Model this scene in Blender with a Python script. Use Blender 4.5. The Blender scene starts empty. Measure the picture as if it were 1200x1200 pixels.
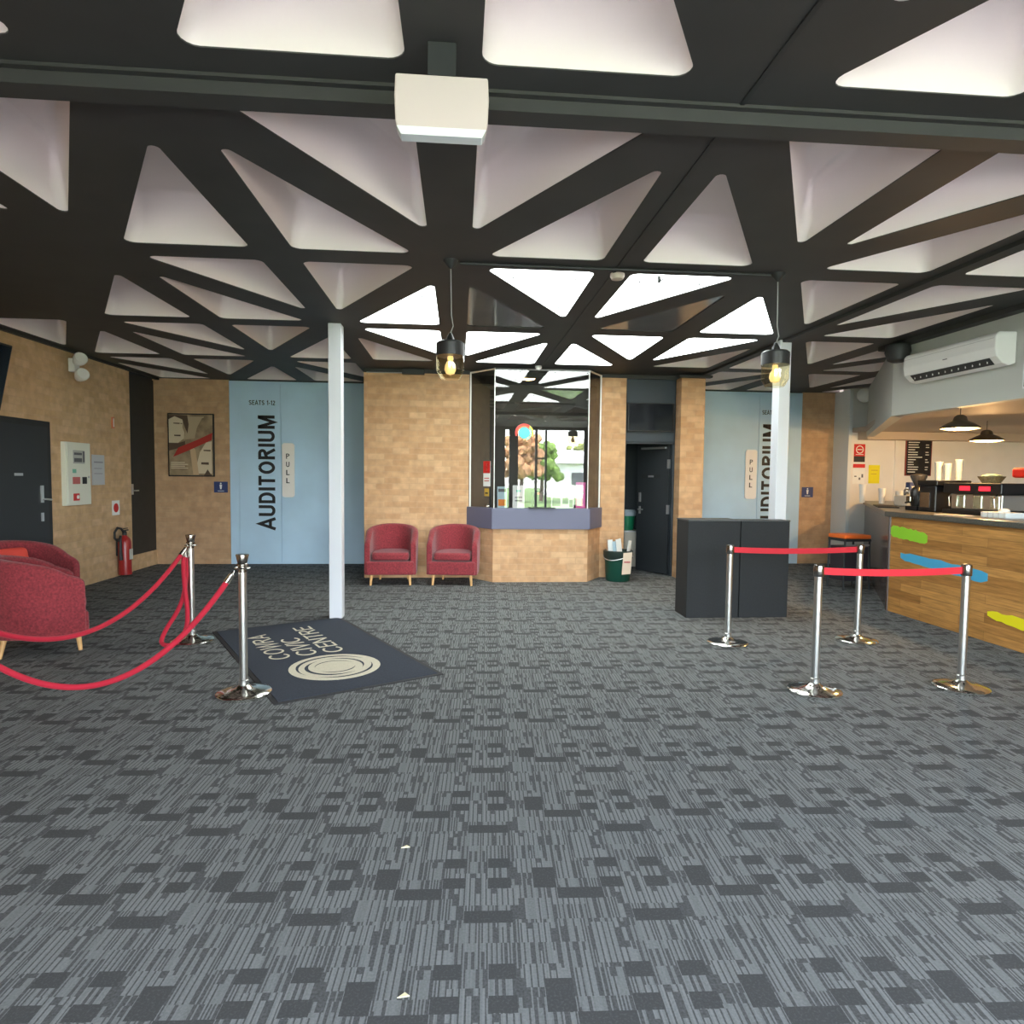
import bpy, bmesh, math, random
from mathutils import Vector, Matrix
random.seed(7)
PI = math.pi
S = bpy.context.scene
C = S.collection

# ------------------------------------------------------------------ camera
f_px, pitch, yaw, roll = 756.14, .0545, .083, .0104
cy_, sy_, cp_, sp_, cr_, sr_ = math.cos(yaw), math.sin(yaw), math.cos(pitch), math.sin(pitch), math.cos(roll), math.sin(roll)
R0 = Vector((cy_, -sy_, 0)); F0 = Vector((sy_*cp_, cy_*cp_, -sp_)); U0 = Vector((sy_*sp_, cy_*sp_, cp_))
R1 = cr_*R0 + sr_*U0; U1 = -sr_*R0 + cr_*U0
cam = bpy.data.cameras.new('camera'); cam.sensor_width = 36; cam.lens = f_px/1200*36; cam.clip_start = .05; cam.clip_end = 300
co = bpy.data.objects.new('camera', cam); C.objects.link(co)
M = Matrix((R1, U1, -F0)).transposed().to_4x4(); M.translation = Vector((0, 0, 1.5)); co.matrix_world = M
S.camera = co

# ------------------------------------------------------------------ world, sun, exposure
w = bpy.data.worlds.new('world'); S.world = w; w.use_nodes = True
wn = w.node_tree; bg = wn.nodes['Background']
sky = wn.nodes.new('ShaderNodeTexSky'); sky.sky_type = 'NISHITA'; sky.sun_disc = False
sky.sun_elevation = math.radians(50); sky.sun_rotation = math.radians(60); sky.dust_density = 1.5
mixw = wn.nodes.new('ShaderNodeMix'); mixw.data_type = 'RGBA'; mixw.inputs[0].default_value = .55
nz = wn.nodes.new('ShaderNodeTexNoise'); nz.inputs['Scale'].default_value = 2.5; nz.inputs['Detail'].default_value = 6
rp = wn.nodes.new('ShaderNodeValToRGB'); rp.color_ramp.elements[0].position = .42; rp.color_ramp.elements[1].position = .62
rp.color_ramp.elements[0].color = (.15, .15, .15, 1); rp.color_ramp.elements[1].color = (.85, .85, .85, 1)
tcw = wn.nodes.new('ShaderNodeTexCoord')
wn.links.new(tcw.outputs['Generated'], nz.inputs['Vector']); wn.links.new(nz.outputs['Fac'], rp.inputs[0]); wn.links.new(rp.outputs[0], mixw.inputs[0])
sc_ = wn.nodes.new('ShaderNodeMix'); sc_.data_type = 'RGBA'; sc_.blend_type = 'MULTIPLY'; sc_.inputs[0].default_value = 1
sc_.inputs[7].default_value = (.32, .32, .32, 1)
wn.links.new(sky.outputs[0], sc_.inputs[6]); wn.links.new(sc_.outputs[2], mixw.inputs[6]); mixw.inputs[7].default_value = (1.9, 2.0, 2.1, 1)
wn.links.new(mixw.outputs[2], bg.inputs[0]); bg.inputs[1].default_value = 4.6
sun = bpy.data.lights.new('sun', 'SUN'); sun.energy = 16; sun.angle = .02; sun.color = (1, .96, .9)
so = bpy.data.objects.new('sun', sun); C.objects.link(so); so.location = (-10, 10, 20)
so.rotation_euler = Vector((.55, -.25, -.8)).to_track_quat('-Z', 'Y').to_euler()
def area(name, loc, rot, sx, sy, e, col=(1, 1, 1), portal=False):
    l = bpy.data.lights.new(name, 'AREA'); l.shape = 'RECTANGLE'; l.size = sx; l.size_y = sy; l.energy = e; l.color = col
    if portal: l.cycles.is_portal = True
    o = bpy.data.objects.new(name, l); C.objects.link(o); o.location = loc; o.rotation_euler = rot; return o
area('daylight_portal', (2.2, -1.62, 1.5), (PI/2, 0, 0), 8.2, 3.0, 1, portal=True)
S.view_settings.view_transform = 'Standard'; S.view_settings.look = 'None'; S.view_settings.gamma = 1
S.view_settings.exposure = 1.6

# ------------------------------------------------------------------ materials
MATS = {}
def mat(name, col, rough=.6, metal=0, emit=None, estr=0, spec=.5, noise=0, nscale=20, bump=0, trans=0, alpha=1, sheen=0, coat=0):
    if name in MATS: return MATS[name]
    m = bpy.data.materials.new(name); m.use_nodes = True; t = m.node_tree; b = t.nodes['Principled BSDF']
    b.inputs['Base Color'].default_value = (*col, 1); b.inputs['Roughness'].default_value = rough; b.inputs['Metallic'].default_value = metal
    b.inputs['Specular IOR Level'].default_value = spec; b.inputs['Transmission Weight'].default_value = trans; b.inputs['Alpha'].default_value = alpha
    b.inputs['Coat Weight'].default_value = coat
    if sheen: b.inputs['Sheen Weight'].default_value = sheen
    if emit: b.inputs['Emission Color'].default_value = (*emit, 1); b.inputs['Emission Strength'].default_value = estr
    if noise or bump:
        g = t.nodes.new('ShaderNodeNewGeometry'); n = t.nodes.new('ShaderNodeTexNoise'); n.inputs['Scale'].default_value = nscale; n.inputs['Detail'].default_value = 4
        t.links.new(g.outputs['Position'], n.inputs['Vector'])
        if noise:
            r = t.nodes.new('ShaderNodeMapRange'); r.inputs[1].default_value = .3; r.inputs[2].default_value = .7
            r.inputs[3].default_value = 1-noise; r.inputs[4].default_value = 1+noise
            mx = t.nodes.new('ShaderNodeVectorMath'); mx.operation = 'SCALE'; mx.inputs[0].default_value = col
            t.links.new(n.outputs['Fac'], r.inputs[0]); t.links.new(r.outputs[0], mx.inputs['Scale']); t.links.new(mx.outputs[0], b.inputs['Base Color'])
        if bump:
            bp = t.nodes.new('ShaderNodeBump'); bp.inputs['Strength'].default_value = bump; bp.inputs['Distance'].default_value = .01
            t.links.new(n.outputs['Fac'], bp.inputs['Height']); t.links.new(bp.outputs[0], b.inputs['Normal'])
    MATS[name] = m; return m

def node_math(t, op, a, b=None, c=None):
    n = t.nodes.new('ShaderNodeMath'); n.operation = op
    for i, v in enumerate((a, b, c)):
        if v is None: continue
        if isinstance(v, (int, float)): n.inputs[i].default_value = v
        else: t.links.new(v, n.inputs[i])
    return n.outputs[0]

def brick_mat(name, ax, ay, c1=(.54, .315, .16), c2=(.70, .46, .265), mo=(.56, .35, .195)):
    m = bpy.data.materials.new(name); m.use_nodes = True; t = m.node_tree; b = t.nodes['Principled BSDF']; b.inputs['Roughness'].default_value = .85
    g = t.nodes.new('ShaderNodeNewGeometry'); s = t.nodes.new('ShaderNodeSeparateXYZ'); t.links.new(g.outputs['Position'], s.inputs[0])
    u = node_math(t, 'ADD', node_math(t, 'MULTIPLY', s.outputs[0], ax), node_math(t, 'MULTIPLY', s.outputs[1], ay))
    cb = t.nodes.new('ShaderNodeCombineXYZ'); t.links.new(u, cb.inputs[0]); t.links.new(s.outputs[2], cb.inputs[1])
    br = t.nodes.new('ShaderNodeTexBrick'); t.links.new(cb.outputs[0], br.inputs['Vector'])
    br.inputs['Scale'].default_value = 1; br.inputs['Brick Width'].default_value = .24; br.inputs['Row Height'].default_value = .0865
    br.inputs['Mortar Size'].default_value = .006; br.inputs['Mortar Smooth'].default_value = .2; br.inputs['Bias'].default_value = -.35
    br.inputs['Color1'].default_value = (*c1, 1); br.inputs['Color2'].default_value = (*c2, 1); br.inputs['Mortar'].default_value = (*mo, 1)
    n = t.nodes.new('ShaderNodeTexNoise'); n.inputs['Scale'].default_value = 9; n.inputs['Detail'].default_value = 5; t.links.new(g.outputs['Position'], n.inputs['Vector'])
    mr = t.nodes.new('ShaderNodeMapRange'); mr.inputs[1].default_value = .3; mr.inputs[2].default_value = .7; mr.inputs[3].default_value = .86; mr.inputs[4].default_value = 1.12
    t.links.new(n.outputs['Fac'], mr.inputs[0])
    sc = t.nodes.new('ShaderNodeVectorMath'); sc.operation = 'SCALE'; t.links.new(br.outputs['Color'], sc.inputs[0]); t.links.new(mr.outputs[0], sc.inputs['Scale'])
    t.links.new(sc.outputs[0], b.inputs['Base Color'])
    bp = t.nodes.new('ShaderNodeBump'); bp.invert = True; bp.inputs['Strength'].default_value = .5; bp.inputs['Distance'].default_value = .004
    t.links.new(br.outputs['Fac'], bp.inputs['Height']); t.links.new(bp.outputs[0], b.inputs['Normal'])
    return m
brick_x = brick_mat('pale_brick_lateral', 1, 0)
brick_y = brick_mat('pale_brick_side', 0, 1, (.56, .37, .20), (.68, .47, .28), (.58, .39, .23))
brick_dl = brick_mat('pale_brick_bay_left', -.611, .791)
brick_dr = brick_mat('pale_brick_bay_right', .523, .852)
brick_back = brick_mat('brown_brick_back', 1, 0, (.50, .31, .17), (.60, .39, .23), (.50, .33, .19))

def carpet_mat():
    m = bpy.data.materials.new('patterned_carpet'); m.use_nodes = True; t = m.node_tree; b = t.nodes['Principled BSDF']; b.inputs['Roughness'].default_value = .95
    b.inputs['Specular IOR Level'].default_value = .15
    g = t.nodes.new('ShaderNodeNewGeometry'); mp = t.nodes.new('ShaderNodeMapping'); mp.inputs['Rotation'].default_value = (0, 0, math.radians(2.5))
    t.links.new(g.outputs['Position'], mp.inputs[0]); s = t.nodes.new('ShaderNodeSeparateXYZ'); t.links.new(mp.outputs[0], s.inputs[0])
    T = .585; TY = .55
    X = node_math(t, 'ADD', s.outputs[0], 20.0); Y = node_math(t, 'ADD', s.outputs[1], 20.0)
    col = node_math(t, 'FLOOR', node_math(t, 'DIVIDE', X, T))
    Yo = node_math(t, 'ADD', Y, node_math(t, 'MULTIPLY', col, .0))
    u = node_math(t, 'MODULO', X, T); v = node_math(t, 'MULTIPLY', node_math(t, 'MODULO', Yo, TY), T/TY)
    def wn_(a, bb, seed):
        cb = t.nodes.new('ShaderNodeCombineXYZ'); t.links.new(a, cb.inputs[0])
        if isinstance(bb, (int, float)): cb.inputs[1].default_value = bb
        else: t.links.new(bb, cb.inputs[1])
        cb.inputs[2].default_value = seed
        n = t.nodes.new('ShaderNodeTexWhiteNoise'); n.noise_dimensions = '3D'; t.links.new(cb.outputs[0], n.inputs['Vector']); return n.outputs['Value']
    def cell(a, k, off=0): return node_math(t, 'FLOOR', node_math(t, 'MULTIPLY', node_math(t, 'ADD', a, off+.0001), k/T))
    # block density layers
    d1 = wn_(cell(u, 5), cell(v, 6), 4.3); d1b = wn_(cell(u, 8, .03), cell(v, 5, .04), 5.1)
    d2 = wn_(cell(u, 7, .04), cell(v, 9, .03), 8.7)
    thin = wn_(cell(u, 112), cell(v, 5), 2.2)
    wide = wn_(cell(u, 30), cell(v, 6, .03), 6.1)
    gap = node_math(t, 'GREATER_THAN', node_math(t, 'FRACT', node_math(t, 'MULTIPLY', node_math(t, 'ADD', u, .0001), 30/T)), .26)
    tone = wn_(cell(u, 112), 0.5, 9.9)
    keep = node_math(t, 'GREATER_THAN', d2, .20)
    wsel = node_math(t, 'GREATER_THAN', d1, .62); msel = node_math(t, 'GREATER_THAN', d1b, .45)
    lt = node_math(t, 'GREATER_THAN', node_math(t, 'ADD', thin, node_math(t, 'MULTIPLY', msel, .2)), .60)
    lw = node_math(t, 'MULTIPLY', node_math(t, 'GREATER_THAN', wide, .15), gap)
    a_ = node_math(t, 'MULTIPLY', lw, wsel); b_ = node_math(t, 'MULTIPLY', node_math(t, 'MULTIPLY', lt, .88), node_math(t, 'SUBTRACT', 1, wsel))
    st = node_math(t, 'MULTIPLY', node_math(t, 'ADD', .16, node_math(t, 'MULTIPLY', node_math(t, 'ADD', a_, b_), .84)), keep)
    st = node_math(t, 'MULTIPLY', st, node_math(t, 'ADD', .74, node_math(t, 'MULTIPLY', tone, .26)))
    n = t.nodes.new('ShaderNodeTexNoise'); n.inputs['Scale'].default_value = 130; n.inputs['Detail'].default_value = 2; t.links.new(g.outputs['Position'], n.inputs['Vector'])
    fz = node_math(t, 'MULTIPLY', node_math(t, 'SUBTRACT', n.outputs['Fac'], .5), .7)
    fac = node_math(t, 'ADD', st, fz)
    mx = t.nodes.new('ShaderNodeMix'); mx.data_type = 'RGBA'; mx.inputs[6].default_value = (.064, .066, .066, 1); mx.inputs[7].default_value = (.205, .217, .215, 1)
    t.links.new(fac, mx.inputs[0]); t.links.new(mx.outputs[2], b.inputs['Base Color'])
    bp = t.nodes.new('ShaderNodeBump'); bp.inputs['Strength'].default_value = .4; bp.inputs['Distance'].default_value = .004; t.links.new(n.outputs['Fac'], bp.inputs['Height']); t.links.new(bp.outputs[0], b.inputs['Normal'])
    return m
carpet = carpet_mat()

def plank_mat():
    m = bpy.data.materials.new('honey_timber_boards'); m.use_nodes = True; t = m.node_tree; b = t.nodes['Principled BSDF']; b.inputs['Roughness'].default_value = .45
    g = t.nodes.new('ShaderNodeNewGeometry'); s = t.nodes.new('ShaderNodeSeparateXYZ'); t.links.new(g.outputs['Position'], s.inputs[0])
    cb = t.nodes.new('ShaderNodeCombineXYZ'); t.links.new(s.outputs[1], cb.inputs[0]); t.links.new(s.outputs[2], cb.inputs[1])
    br = t.nodes.new('ShaderNodeTexBrick'); t.links.new(cb.outputs[0], br.inputs['Vector']); br.inputs['Scale'].default_value = 1
    br.inputs['Brick Width'].default_value = .85; br.inputs['Row Height'].default_value = .088; br.inputs['Mortar Size'].default_value = .0015; br.offset = .37
    br.inputs['Color1'].default_value = (.33, .145, .035, 1); br.inputs['Color2'].default_value = (.52, .255, .07, 1); br.inputs['Mortar'].default_value = (.22, .11, .035, 1)
    mp = t.nodes.new('ShaderNodeMapping'); mp.inputs['Scale'].default_value = (1, 3, 40); t.links.new(g.outputs['Position'], mp.inputs[0])
    n = t.nodes.new('ShaderNodeTexNoise'); n.inputs['Scale'].default_value = 1.5; n.inputs['Detail'].default_value = 6; t.links.new(mp.outputs[0], n.inputs['Vector'])
    mr = t.nodes.new('ShaderNodeMapRange'); mr.inputs[1].default_value = .3; mr.inputs[2].default_value = .7; mr.inputs[3].default_value = .72; mr.inputs[4].default_value = 1.2; t.links.new(n.outputs['Fac'], mr.inputs[0])
    sc = t.nodes.new('ShaderNodeVectorMath'); sc.operation = 'SCALE'; t.links.new(br.outputs['Color'], sc.inputs[0]); t.links.new(mr.outputs[0], sc.inputs['Scale']); t.links.new(sc.outputs[0], b.inputs['Base Color'])
    return m
planks = plank_mat()

def glass_mat(name, tint, refl):
    m = bpy.data.materials.new(name); m.use_nodes = True; t = m.node_tree; t.nodes.remove(t.nodes['Principled BSDF'])
    tr = t.nodes.new('ShaderNodeBsdfTransparent'); tr.inputs[0].default_value = (*tint, 1); gl = t.nodes.new('ShaderNodeBsdfGlossy'); gl.inputs['Roughness'].default_value = 0
    fr = t.nodes.new('ShaderNodeLayerWeight'); fr.inputs[0].default_value = .5
    k = node_math(t, 'MINIMUM', node_math(t, 'ADD', node_math(t, 'MULTIPLY', node_math(t, 'POWER', fr.outputs['Facing'], 5), .9), refl+.04), 1.0)
    mx = t.nodes.new('ShaderNodeMixShader'); t.links.new(k, mx.inputs[0]); t.links.new(tr.outputs[0], mx.inputs[1]); t.links.new(gl.outputs[0], mx.inputs[2])
    t.links.new(mx.outputs[0], t.nodes['Material Output'].inputs[0]); return m
booth_glass = glass_mat('reflective_booth_glass', (.8, .8, .8), .10)
lamp_glass = glass_mat('amber_lamp_glass', (.95, .88, .68), .05)
clear_glass = glass_mat('clear_glass', (.95, .97, .97), .03)

black = mat('matt_black_steel', (.022, .024, .025), .55, noise=.15, nscale=8)
ceil_black = mat('ceiling_charcoal_paint', (.038, .038, .037), .62, noise=.12, nscale=3)
coffer_w = mat('coffer_warm_white', (.82, .735, .72), .6)
white = mat('white_paint', (.78, .77, .74), .55, noise=.03, nscale=4)
white_gloss = mat('glossy_white_plastic', (.82, .82, .80), .25)
cream = mat('cream_plastic', (.76, .77, .66), .4)
col_w = mat('column_white', (.60, .62, .66), .4)
blue = mat('pale_blue_door_paint', (.50, .70, .87), .5, noise=.05, nscale=2)
blue_line = mat('door_seam_grey', (.17, .24, .28), .6)
ink = mat('black_lettering', (.008, .008, .010), .5)
dark_door = mat('charcoal_door_paint', (.026, .030, .034), .5)
dark_wall = mat('dark_partition_paint', (.035, .045, .055), .6)
grey_int = mat('booth_interior_grey', (.10, .098, .092), .7)
ledge_m = mat('ledge_slate_blue', (.125, .130, .20), .5)
steel = mat('polished_steel', (.78, .77, .72), .14, 1)
steel_b = mat('brushed_steel', (.62, .62, .60), .3, 1)
satin = mat('satin_silver', (.7, .7, .7), .35, .8)
red_f = mat('red_tweed_fabric', (.24, .026, .034), .9, noise=.35, nscale=60, bump=.4, sheen=.2)
red_c = mat('bright_red_cushion', (.62, .06, .04), .85, noise=.1, nscale=6)
leg_w = mat('pale_beech_wood', (.72, .42, .17), .45, noise=.1)
belt_m = mat('red_webbing', (.55, .010, .022), .7)
rope_m = mat('red_velvet_rope', (.44, .005, .026), .8, bump=.2, nscale=200, sheen=.1)
mat_navy = mat('navy_mat_pile', (.028, .036, .052), .95, noise=.2, nscale=120)
mat_edge = mat('black_rubber', (.015, .015, .017), .7)
mat_cream = mat('cream_mat_pile', (.62, .57, .44), .95, noise=.1, nscale=120)
box_blk = mat('black_vinyl_board', (.012, .0135, .0145), .75, noise=.2, nscale=60)
counter_top = mat('dark_stone_laminate', (.085, .082, .07), .3, noise=.3, nscale=60)
end_panel = mat('glossy_brown_panel', (.10, .07, .06), .2, noise=.25, nscale=6)
green_d = mat('dark_green_plastic', (.008, .07, .045), .35)
green_b = mat('bright_green_plastic', (.01, .20, .09), .4)
paper = mat('white_paper', (.82, .84, .82), .8)
paper_b = mat('pale_blue_print', (.45, .60, .68), .8)
red_p = mat('red_sign_ink', (.60, .02, .02), .5)
orange = mat('orange_vinyl', (.85, .17, .03), .45)
sky_emit = mat('glowing_skylight_acrylic', (.9, .95, .95), .3, emit=(.93, 1, .97), estr=3.2)
dull_pane = mat('unlit_grey_acrylic', (.16, .155, .155), .12, noise=.1, nscale=3)
yellow = mat('yellow_paper', (.80, .72, .02), .8)

# ------------------------------------------------------------------ mesh helpers
class MB:
    def __init__(s): s.v = []; s.f = []
    def add(s, vs, fs):
        n = len(s.v); s.v += [tuple(v) for v in vs]; s.f += [tuple(i+n for i in f) for f in fs]; return s
    def box(s, x0, x1, y0, y1, z0, z1):
        return s.add([(x0,y0,z0),(x1,y0,z0),(x1,y1,z0),(x0,y1,z0),(x0,y0,z1),(x1,y0,z1),(x1,y1,z1),(x0,y1,z1)],
                     [(0,3,2,1),(4,5,6,7),(0,1,5,4),(1,2,6,5),(2,3,7,6),(3,0,4,7)])
    def lathe(s, prof, cx=0, cy=0, n=28, cap=True):
        vs = []; fs = []
        for r, z in prof:
            for i in range(n):
                a = 2*PI*i/n; vs.append((cx+r*math.cos(a), cy+r*math.sin(a), z))
        for k in range(len(prof)-1):
            for i in range(n):
                j = (i+1) % n; fs.append((k*n+i, k*n+j, (k+1)*n+j, (k+1)*n+i))
        if cap: fs.append(tuple(range(n))[::-1]); fs.append(tuple((len(prof)-1)*n+i for i in range(n)))
        return s.add(vs, fs)
    def tube(s, pts, r, n=10, cap=True):
        pts = [Vector(p) for p in pts]; vs = []; fs = []; up = Vector((0, 0, 1)); prev = None
        for i, p in enumerate(pts):
            d = (pts[min(i+1, len(pts)-1)]-pts[max(i-1, 0)]).normalized()
            if prev is None: a = d.cross(up if abs(d.z) < .9 else Vector((1, 0, 0))).normalized()
            else: a = (prev-d*prev.dot(d)).normalized()
            prev = a; b = d.cross(a); rr = r[i] if isinstance(r, (list, tuple)) else r
            for k in range(n):
                t = 2*PI*k/n; vs.append(p+a*rr*math.cos(t)+b*rr*math.sin(t))
        for i in range(len(pts)-1):
            for k in range(n):
                j = (k+1) % n; fs.append((i*n+k, i*n+j, (i+1)*n+j, (i+1)*n+k))
        if cap: fs.append(tuple(range(n))[::-1]); fs.append(tuple((len(pts)-1)*n+k for k in range(n)))
        return s.add(vs, fs)
    def prism(s, poly, z0, z1):
        n = len(poly)
        return s.add([(x, y, z0) for x, y in poly]+[(x, y, z1) for x, y in poly],
                     [tuple(range(n))[::-1], tuple(range(n, 2*n))]+[(i, (i+1) % n, n+(i+1) % n, n+i) for i in range(n)])
    def xprism(s, poly, x0, x1):   # poly in (y,z)
        n = len(poly)
        return s.add([(x0, y, z) for y, z in poly]+[(x1, y, z) for y, z in poly],
                     [tuple(range(n))[::-1], tuple(range(n, 2*n))]+[(i, (i+1) % n, n+(i+1) % n, n+i) for i in range(n)])
    def yprism(s, poly, y0, y1):   # poly in (x,z)
        n = len(poly)
        return s.add([(x, y0, z) for x, z in poly]+[(x, y1, z) for x, z in poly],
                     [tuple(range(n)), tuple(range(n, 2*n))[::-1]]+[(i, n+i, n+(i+1) % n, (i+1) % n) for i in range(n)])
    def rings(s, rs, cap=True, closed=True):
        n = len(rs[0]); fs = []
        for k in range(len(rs)-1):
            for i in range(n if closed else n-1):
                j = (i+1) % n; fs.append((k*n+i, k*n+j, (k+1)*n+j, (k+1)*n+i))
        if cap: fs.append(tuple(range(n))[::-1]); fs.append(tuple((len(rs)-1)*n+i for i in range(n)))
        return s.add([p for r in rs for p in r], fs)
    def build(s, name, m, parent=None, bevel=0, smooth=False, loc=(0, 0, 0), seg=2, sub=0):
        me = bpy.data.meshes.new(name); me.from_pydata(s.v, [], s.f); me.update()
        bm = bmesh.new(); bm.from_mesh(me); bmesh.ops.recalc_face_normals(bm, faces=bm.faces); bm.to_mesh(me); bm.free()
        if m: me.materials.append(m)
        o = bpy.data.objects.new(name, me); C.objects.link(o); o.location = loc
        if parent: o.parent = parent
        if bevel: b = o.modifiers.new('bevel', 'BEVEL'); b.width = bevel; b.segments = seg; b.limit_method = 'ANGLE'; b.angle_limit = math.radians(40)
        if sub: b = o.modifiers.new('sub', 'SUBSURF'); b.levels = sub; b.render_levels = sub
        if smooth or sub:
            for p in me.polygons: p.use_smooth = True
            if not sub:
                try: me.set_sharp_from_angle(angle=math.radians(40))
                except Exception: pass
        return o
def tag(o, label, cat, group=None):
    o['label'] = label; o['category'] = cat
    if group: o['group'] = group
    return o
def thing(name, label, cat, loc=(0, 0, 0), rz=0, group=None):
    o = bpy.data.objects.new(name, None); C.objects.link(o); o.location = loc; o.rotation_euler = (0, 0, rz); o.empty_display_size = .1
    return tag(o, label, cat, group)
def struct(o): o['kind'] = 'structure'; return o
def copy_tree(o, parent=None):
    c = o.copy(); C.objects.link(c); c.parent = parent
    for ch in [x for x in list(C.objects) if x.parent == o]: copy_tree(ch, c)
    return c
def rbox(x0, x1, z0, z1, r, n=5):
    pts = []
    for cx, cz, a0 in ((x1-r, z1-r, 0), (x0+r, z1-r, PI/2), (x0+r, z0+r, PI), (x1-r, z0+r, 1.5*PI)):
        for i in range(n+1): a = a0+PI/2*i/n; pts.append((cx+r*math.cos(a), cz+r*math.sin(a)))
    return pts
def disc(cx, cz, r, n=28): return [(cx+r*math.cos(2*PI*i/n), cz+r*math.sin(2*PI*i/n)) for i in range(n)]
def arc(cx, cy, rx, ry, a0, a1, n=12): return [(cx+rx*math.cos(math.radians(a0+(a1-a0)*i/n)), cy+ry*math.sin(math.radians(a0+(a1-a0)*i/n))) for i in range(n+1)]
def glyph(ch, h):     # centre lines in a cell of unit height; h = half the stroke width
    L, B, T = h, h, 1-h
    if ch == 'A': return .70, [[(.03, 0), (.35, 1-h*.6), (.67, 0)], [(.15, .31), (.55, .31)]]
    if ch == 'U': return .66, [[(L, 1), (L, .28)]+arc(.33, .30, .33-h, .30-h, 180, 360)+[(.66-h, 1)]]
    if ch == 'D': return .66, [[(L, B), (.30, B)]+arc(.30, .5, .36-h, .5-h, -90, 90, 16)+[(L, T), (L, 0)]]
    if ch == 'I': return 2*h, [[(h, 0), (h, 1)]]
    if ch == 'T': return .58, [[(0, T), (.58, T)], [(.29, 0), (.29, T)]]
    if ch == 'O': return .76, [arc(.38, .5, .38-h, .5-h, 90, 450, 28)]
    if ch == 'R': return .64, [[(L, 0), (L, T), (.36, T)]+arc(.36, .745, .26-h, .255-h, 90, -90)+[(L, .49)], [(.34, .49), (.60, 0)]]
    if ch == 'M': return .80, [[(L, 0), (L, 1)], [(.80-h, 0), (.80-h, 1)], [(h*1.2, .97), (.40, .06), (.80-h*1.2, .97)]]
    if ch == 'P': return .60, [[(L, 0), (L, T), (.34, T)]+arc(.34, .73, .26-h, .27-h, 90, -90)+[(L, .46)]]
    if ch == 'L': return .50, [[(L, 1), (L, B), (.50, B)]]
    if ch == 'S': return .60, [arc(.30, .735, .30-h, .265-h, 20, 270, 14)+arc(.30, .265, .30-h, .265-h, 90, -160, 14)]
    if ch == 'E': return .54, [[(.54, T), (L, T), (L, B), (.54, B)], [(L, .52), (.50, .52)]]
    if ch == 'C': return .70, [arc(.38, .5, .38-h, .5-h, 42, 318, 22)]
    if ch == 'W': return .94, [[(.02, 1), (.25, .03), (.47, .95), (.69, .03), (.92, 1)]]
    if ch == 'V': return .66, [[(.02, 1), (.33, .03), (.64, 1)]]
    if ch == 'N': return .66, [[(L, 0), (L, 1)], [(.66-h, 0), (.66-h, 1)], [(L, .98), (.66-h, .02)]]
    if ch == '1': return .34, [[(.05, .74), (.24, .93), (.24, 0)]]
    if ch == '2': return .54, [arc(.27, .72, .27-h, .28-h, 160, -35, 12)+[(L, B), (.54, B)]]
    if ch == '3': return .54, [arc(.27, .75, .24-h, .25-h, 150, -90, 12), arc(.27, .27, .27-h, .27-h, 90, -150, 12)]
    if ch == '4': return .56, [[(.40, 0), (.40, .98), (.03, .30), (.56, .30)]]
    if ch == '-': return .30, [[(0, .38), (.30, .38)]]
    return .28, []
def text(name, s, m, parent, org, xdir, ydir, width, height, h=.075, off=.001, gap=.12):
    X = Vector(xdir).normalized(); Y = Vector(ydir).normalized(); N = X.cross(Y); O = Vector(org)
    tot = sum(glyph(c_, h)[0]+gap for c_ in s)-gap; sx = width/tot; mb = MB(); x = 0
    for c_ in s:
        w0, strokes = glyph(c_, h)
        for st in strokes:
            P = [Vector((q[0]+x, q[1])) for q in st]; P = [p for k, p in enumerate(P) if k == 0 or (p-P[k-1]).length > 1e-5]; n = len(P); v = []
            for k in range(n):
                d0 = (P[k]-P[k-1]).normalized() if k else None; d1 = (P[k+1]-P[k]).normalized() if k < n-1 else None
                a_ = d0 or d1; b_ = d1 or d0
                na = Vector((-a_.y, a_.x)); nb = Vector((-b_.y, b_.x)); mm = na+nb
                if mm.length < .2: mm = na
                mm.normalize(); q = h/max(.35, mm.dot(na))
                for sg in (-1, 1):
                    p = P[k]+mm*q*sg; v.append(p)
            pts3 = [O+X*(p.x*sx)+Y*(p.y*height)+N*off*z for z in (0, 1) for p in v]; nv = len(v); fs = []
            for k in range(n-1):
                a, b, c, d = 2*k, 2*k+1, 2*k+3, 2*k+2
                fs += [(a+nv, d+nv, c+nv, b+nv), (a, b, c, d), (a, d, d+nv, a+nv), (b, b+nv, c+nv, c)]
            fs += [(0, nv, nv+1, 1), (2*n-2, 2*n-1, nv+2*n-1, nv+2*n-2)]
            mb.add(pts3, fs)
        x += w0+gap
    return mb.build(name, m, parent)

# ------------------------------------------------------------------ room shell
CZ = 3.044                      # underside of the ceiling grid
X0, Z0, s_ = -.064, 2.641, 2.4443; h_ = s_*math.sqrt(3)/2
XL, YB, YF = -4.92, 11.05, -1.6
struct(MB().box(XL-.3, 10.8, YF-.1, YB+.3, -.12, 0).build('floor', carpet))
struct(MB().box(XL-.3, XL, YF, 10.18, 0, CZ+.45).build('wall_left', brick_y))
struct(MB().box(XL-.3, XL-.06, 10.18, YB, 0, CZ).build('trim_1', dark_wall))
struct(MB().box(XL-.06, XL-.03, 10.18, YB, 0, .24).build('baseboard_left', brick_y))
struct(MB().box(XL-.3, -3.775, YB, YB+.2, 0, CZ+.45).build('wall_back', brick_back))
struct(MB().box(-3.775, 6.06, YB+.03, YB+.2, 0, CZ+.45).build('wall_back', dark_wall))
struct(MB().box(6.06, 6.93, YB-.0, YB+.2, 0, CZ+.45).build('wall_back', brick_back))
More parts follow.
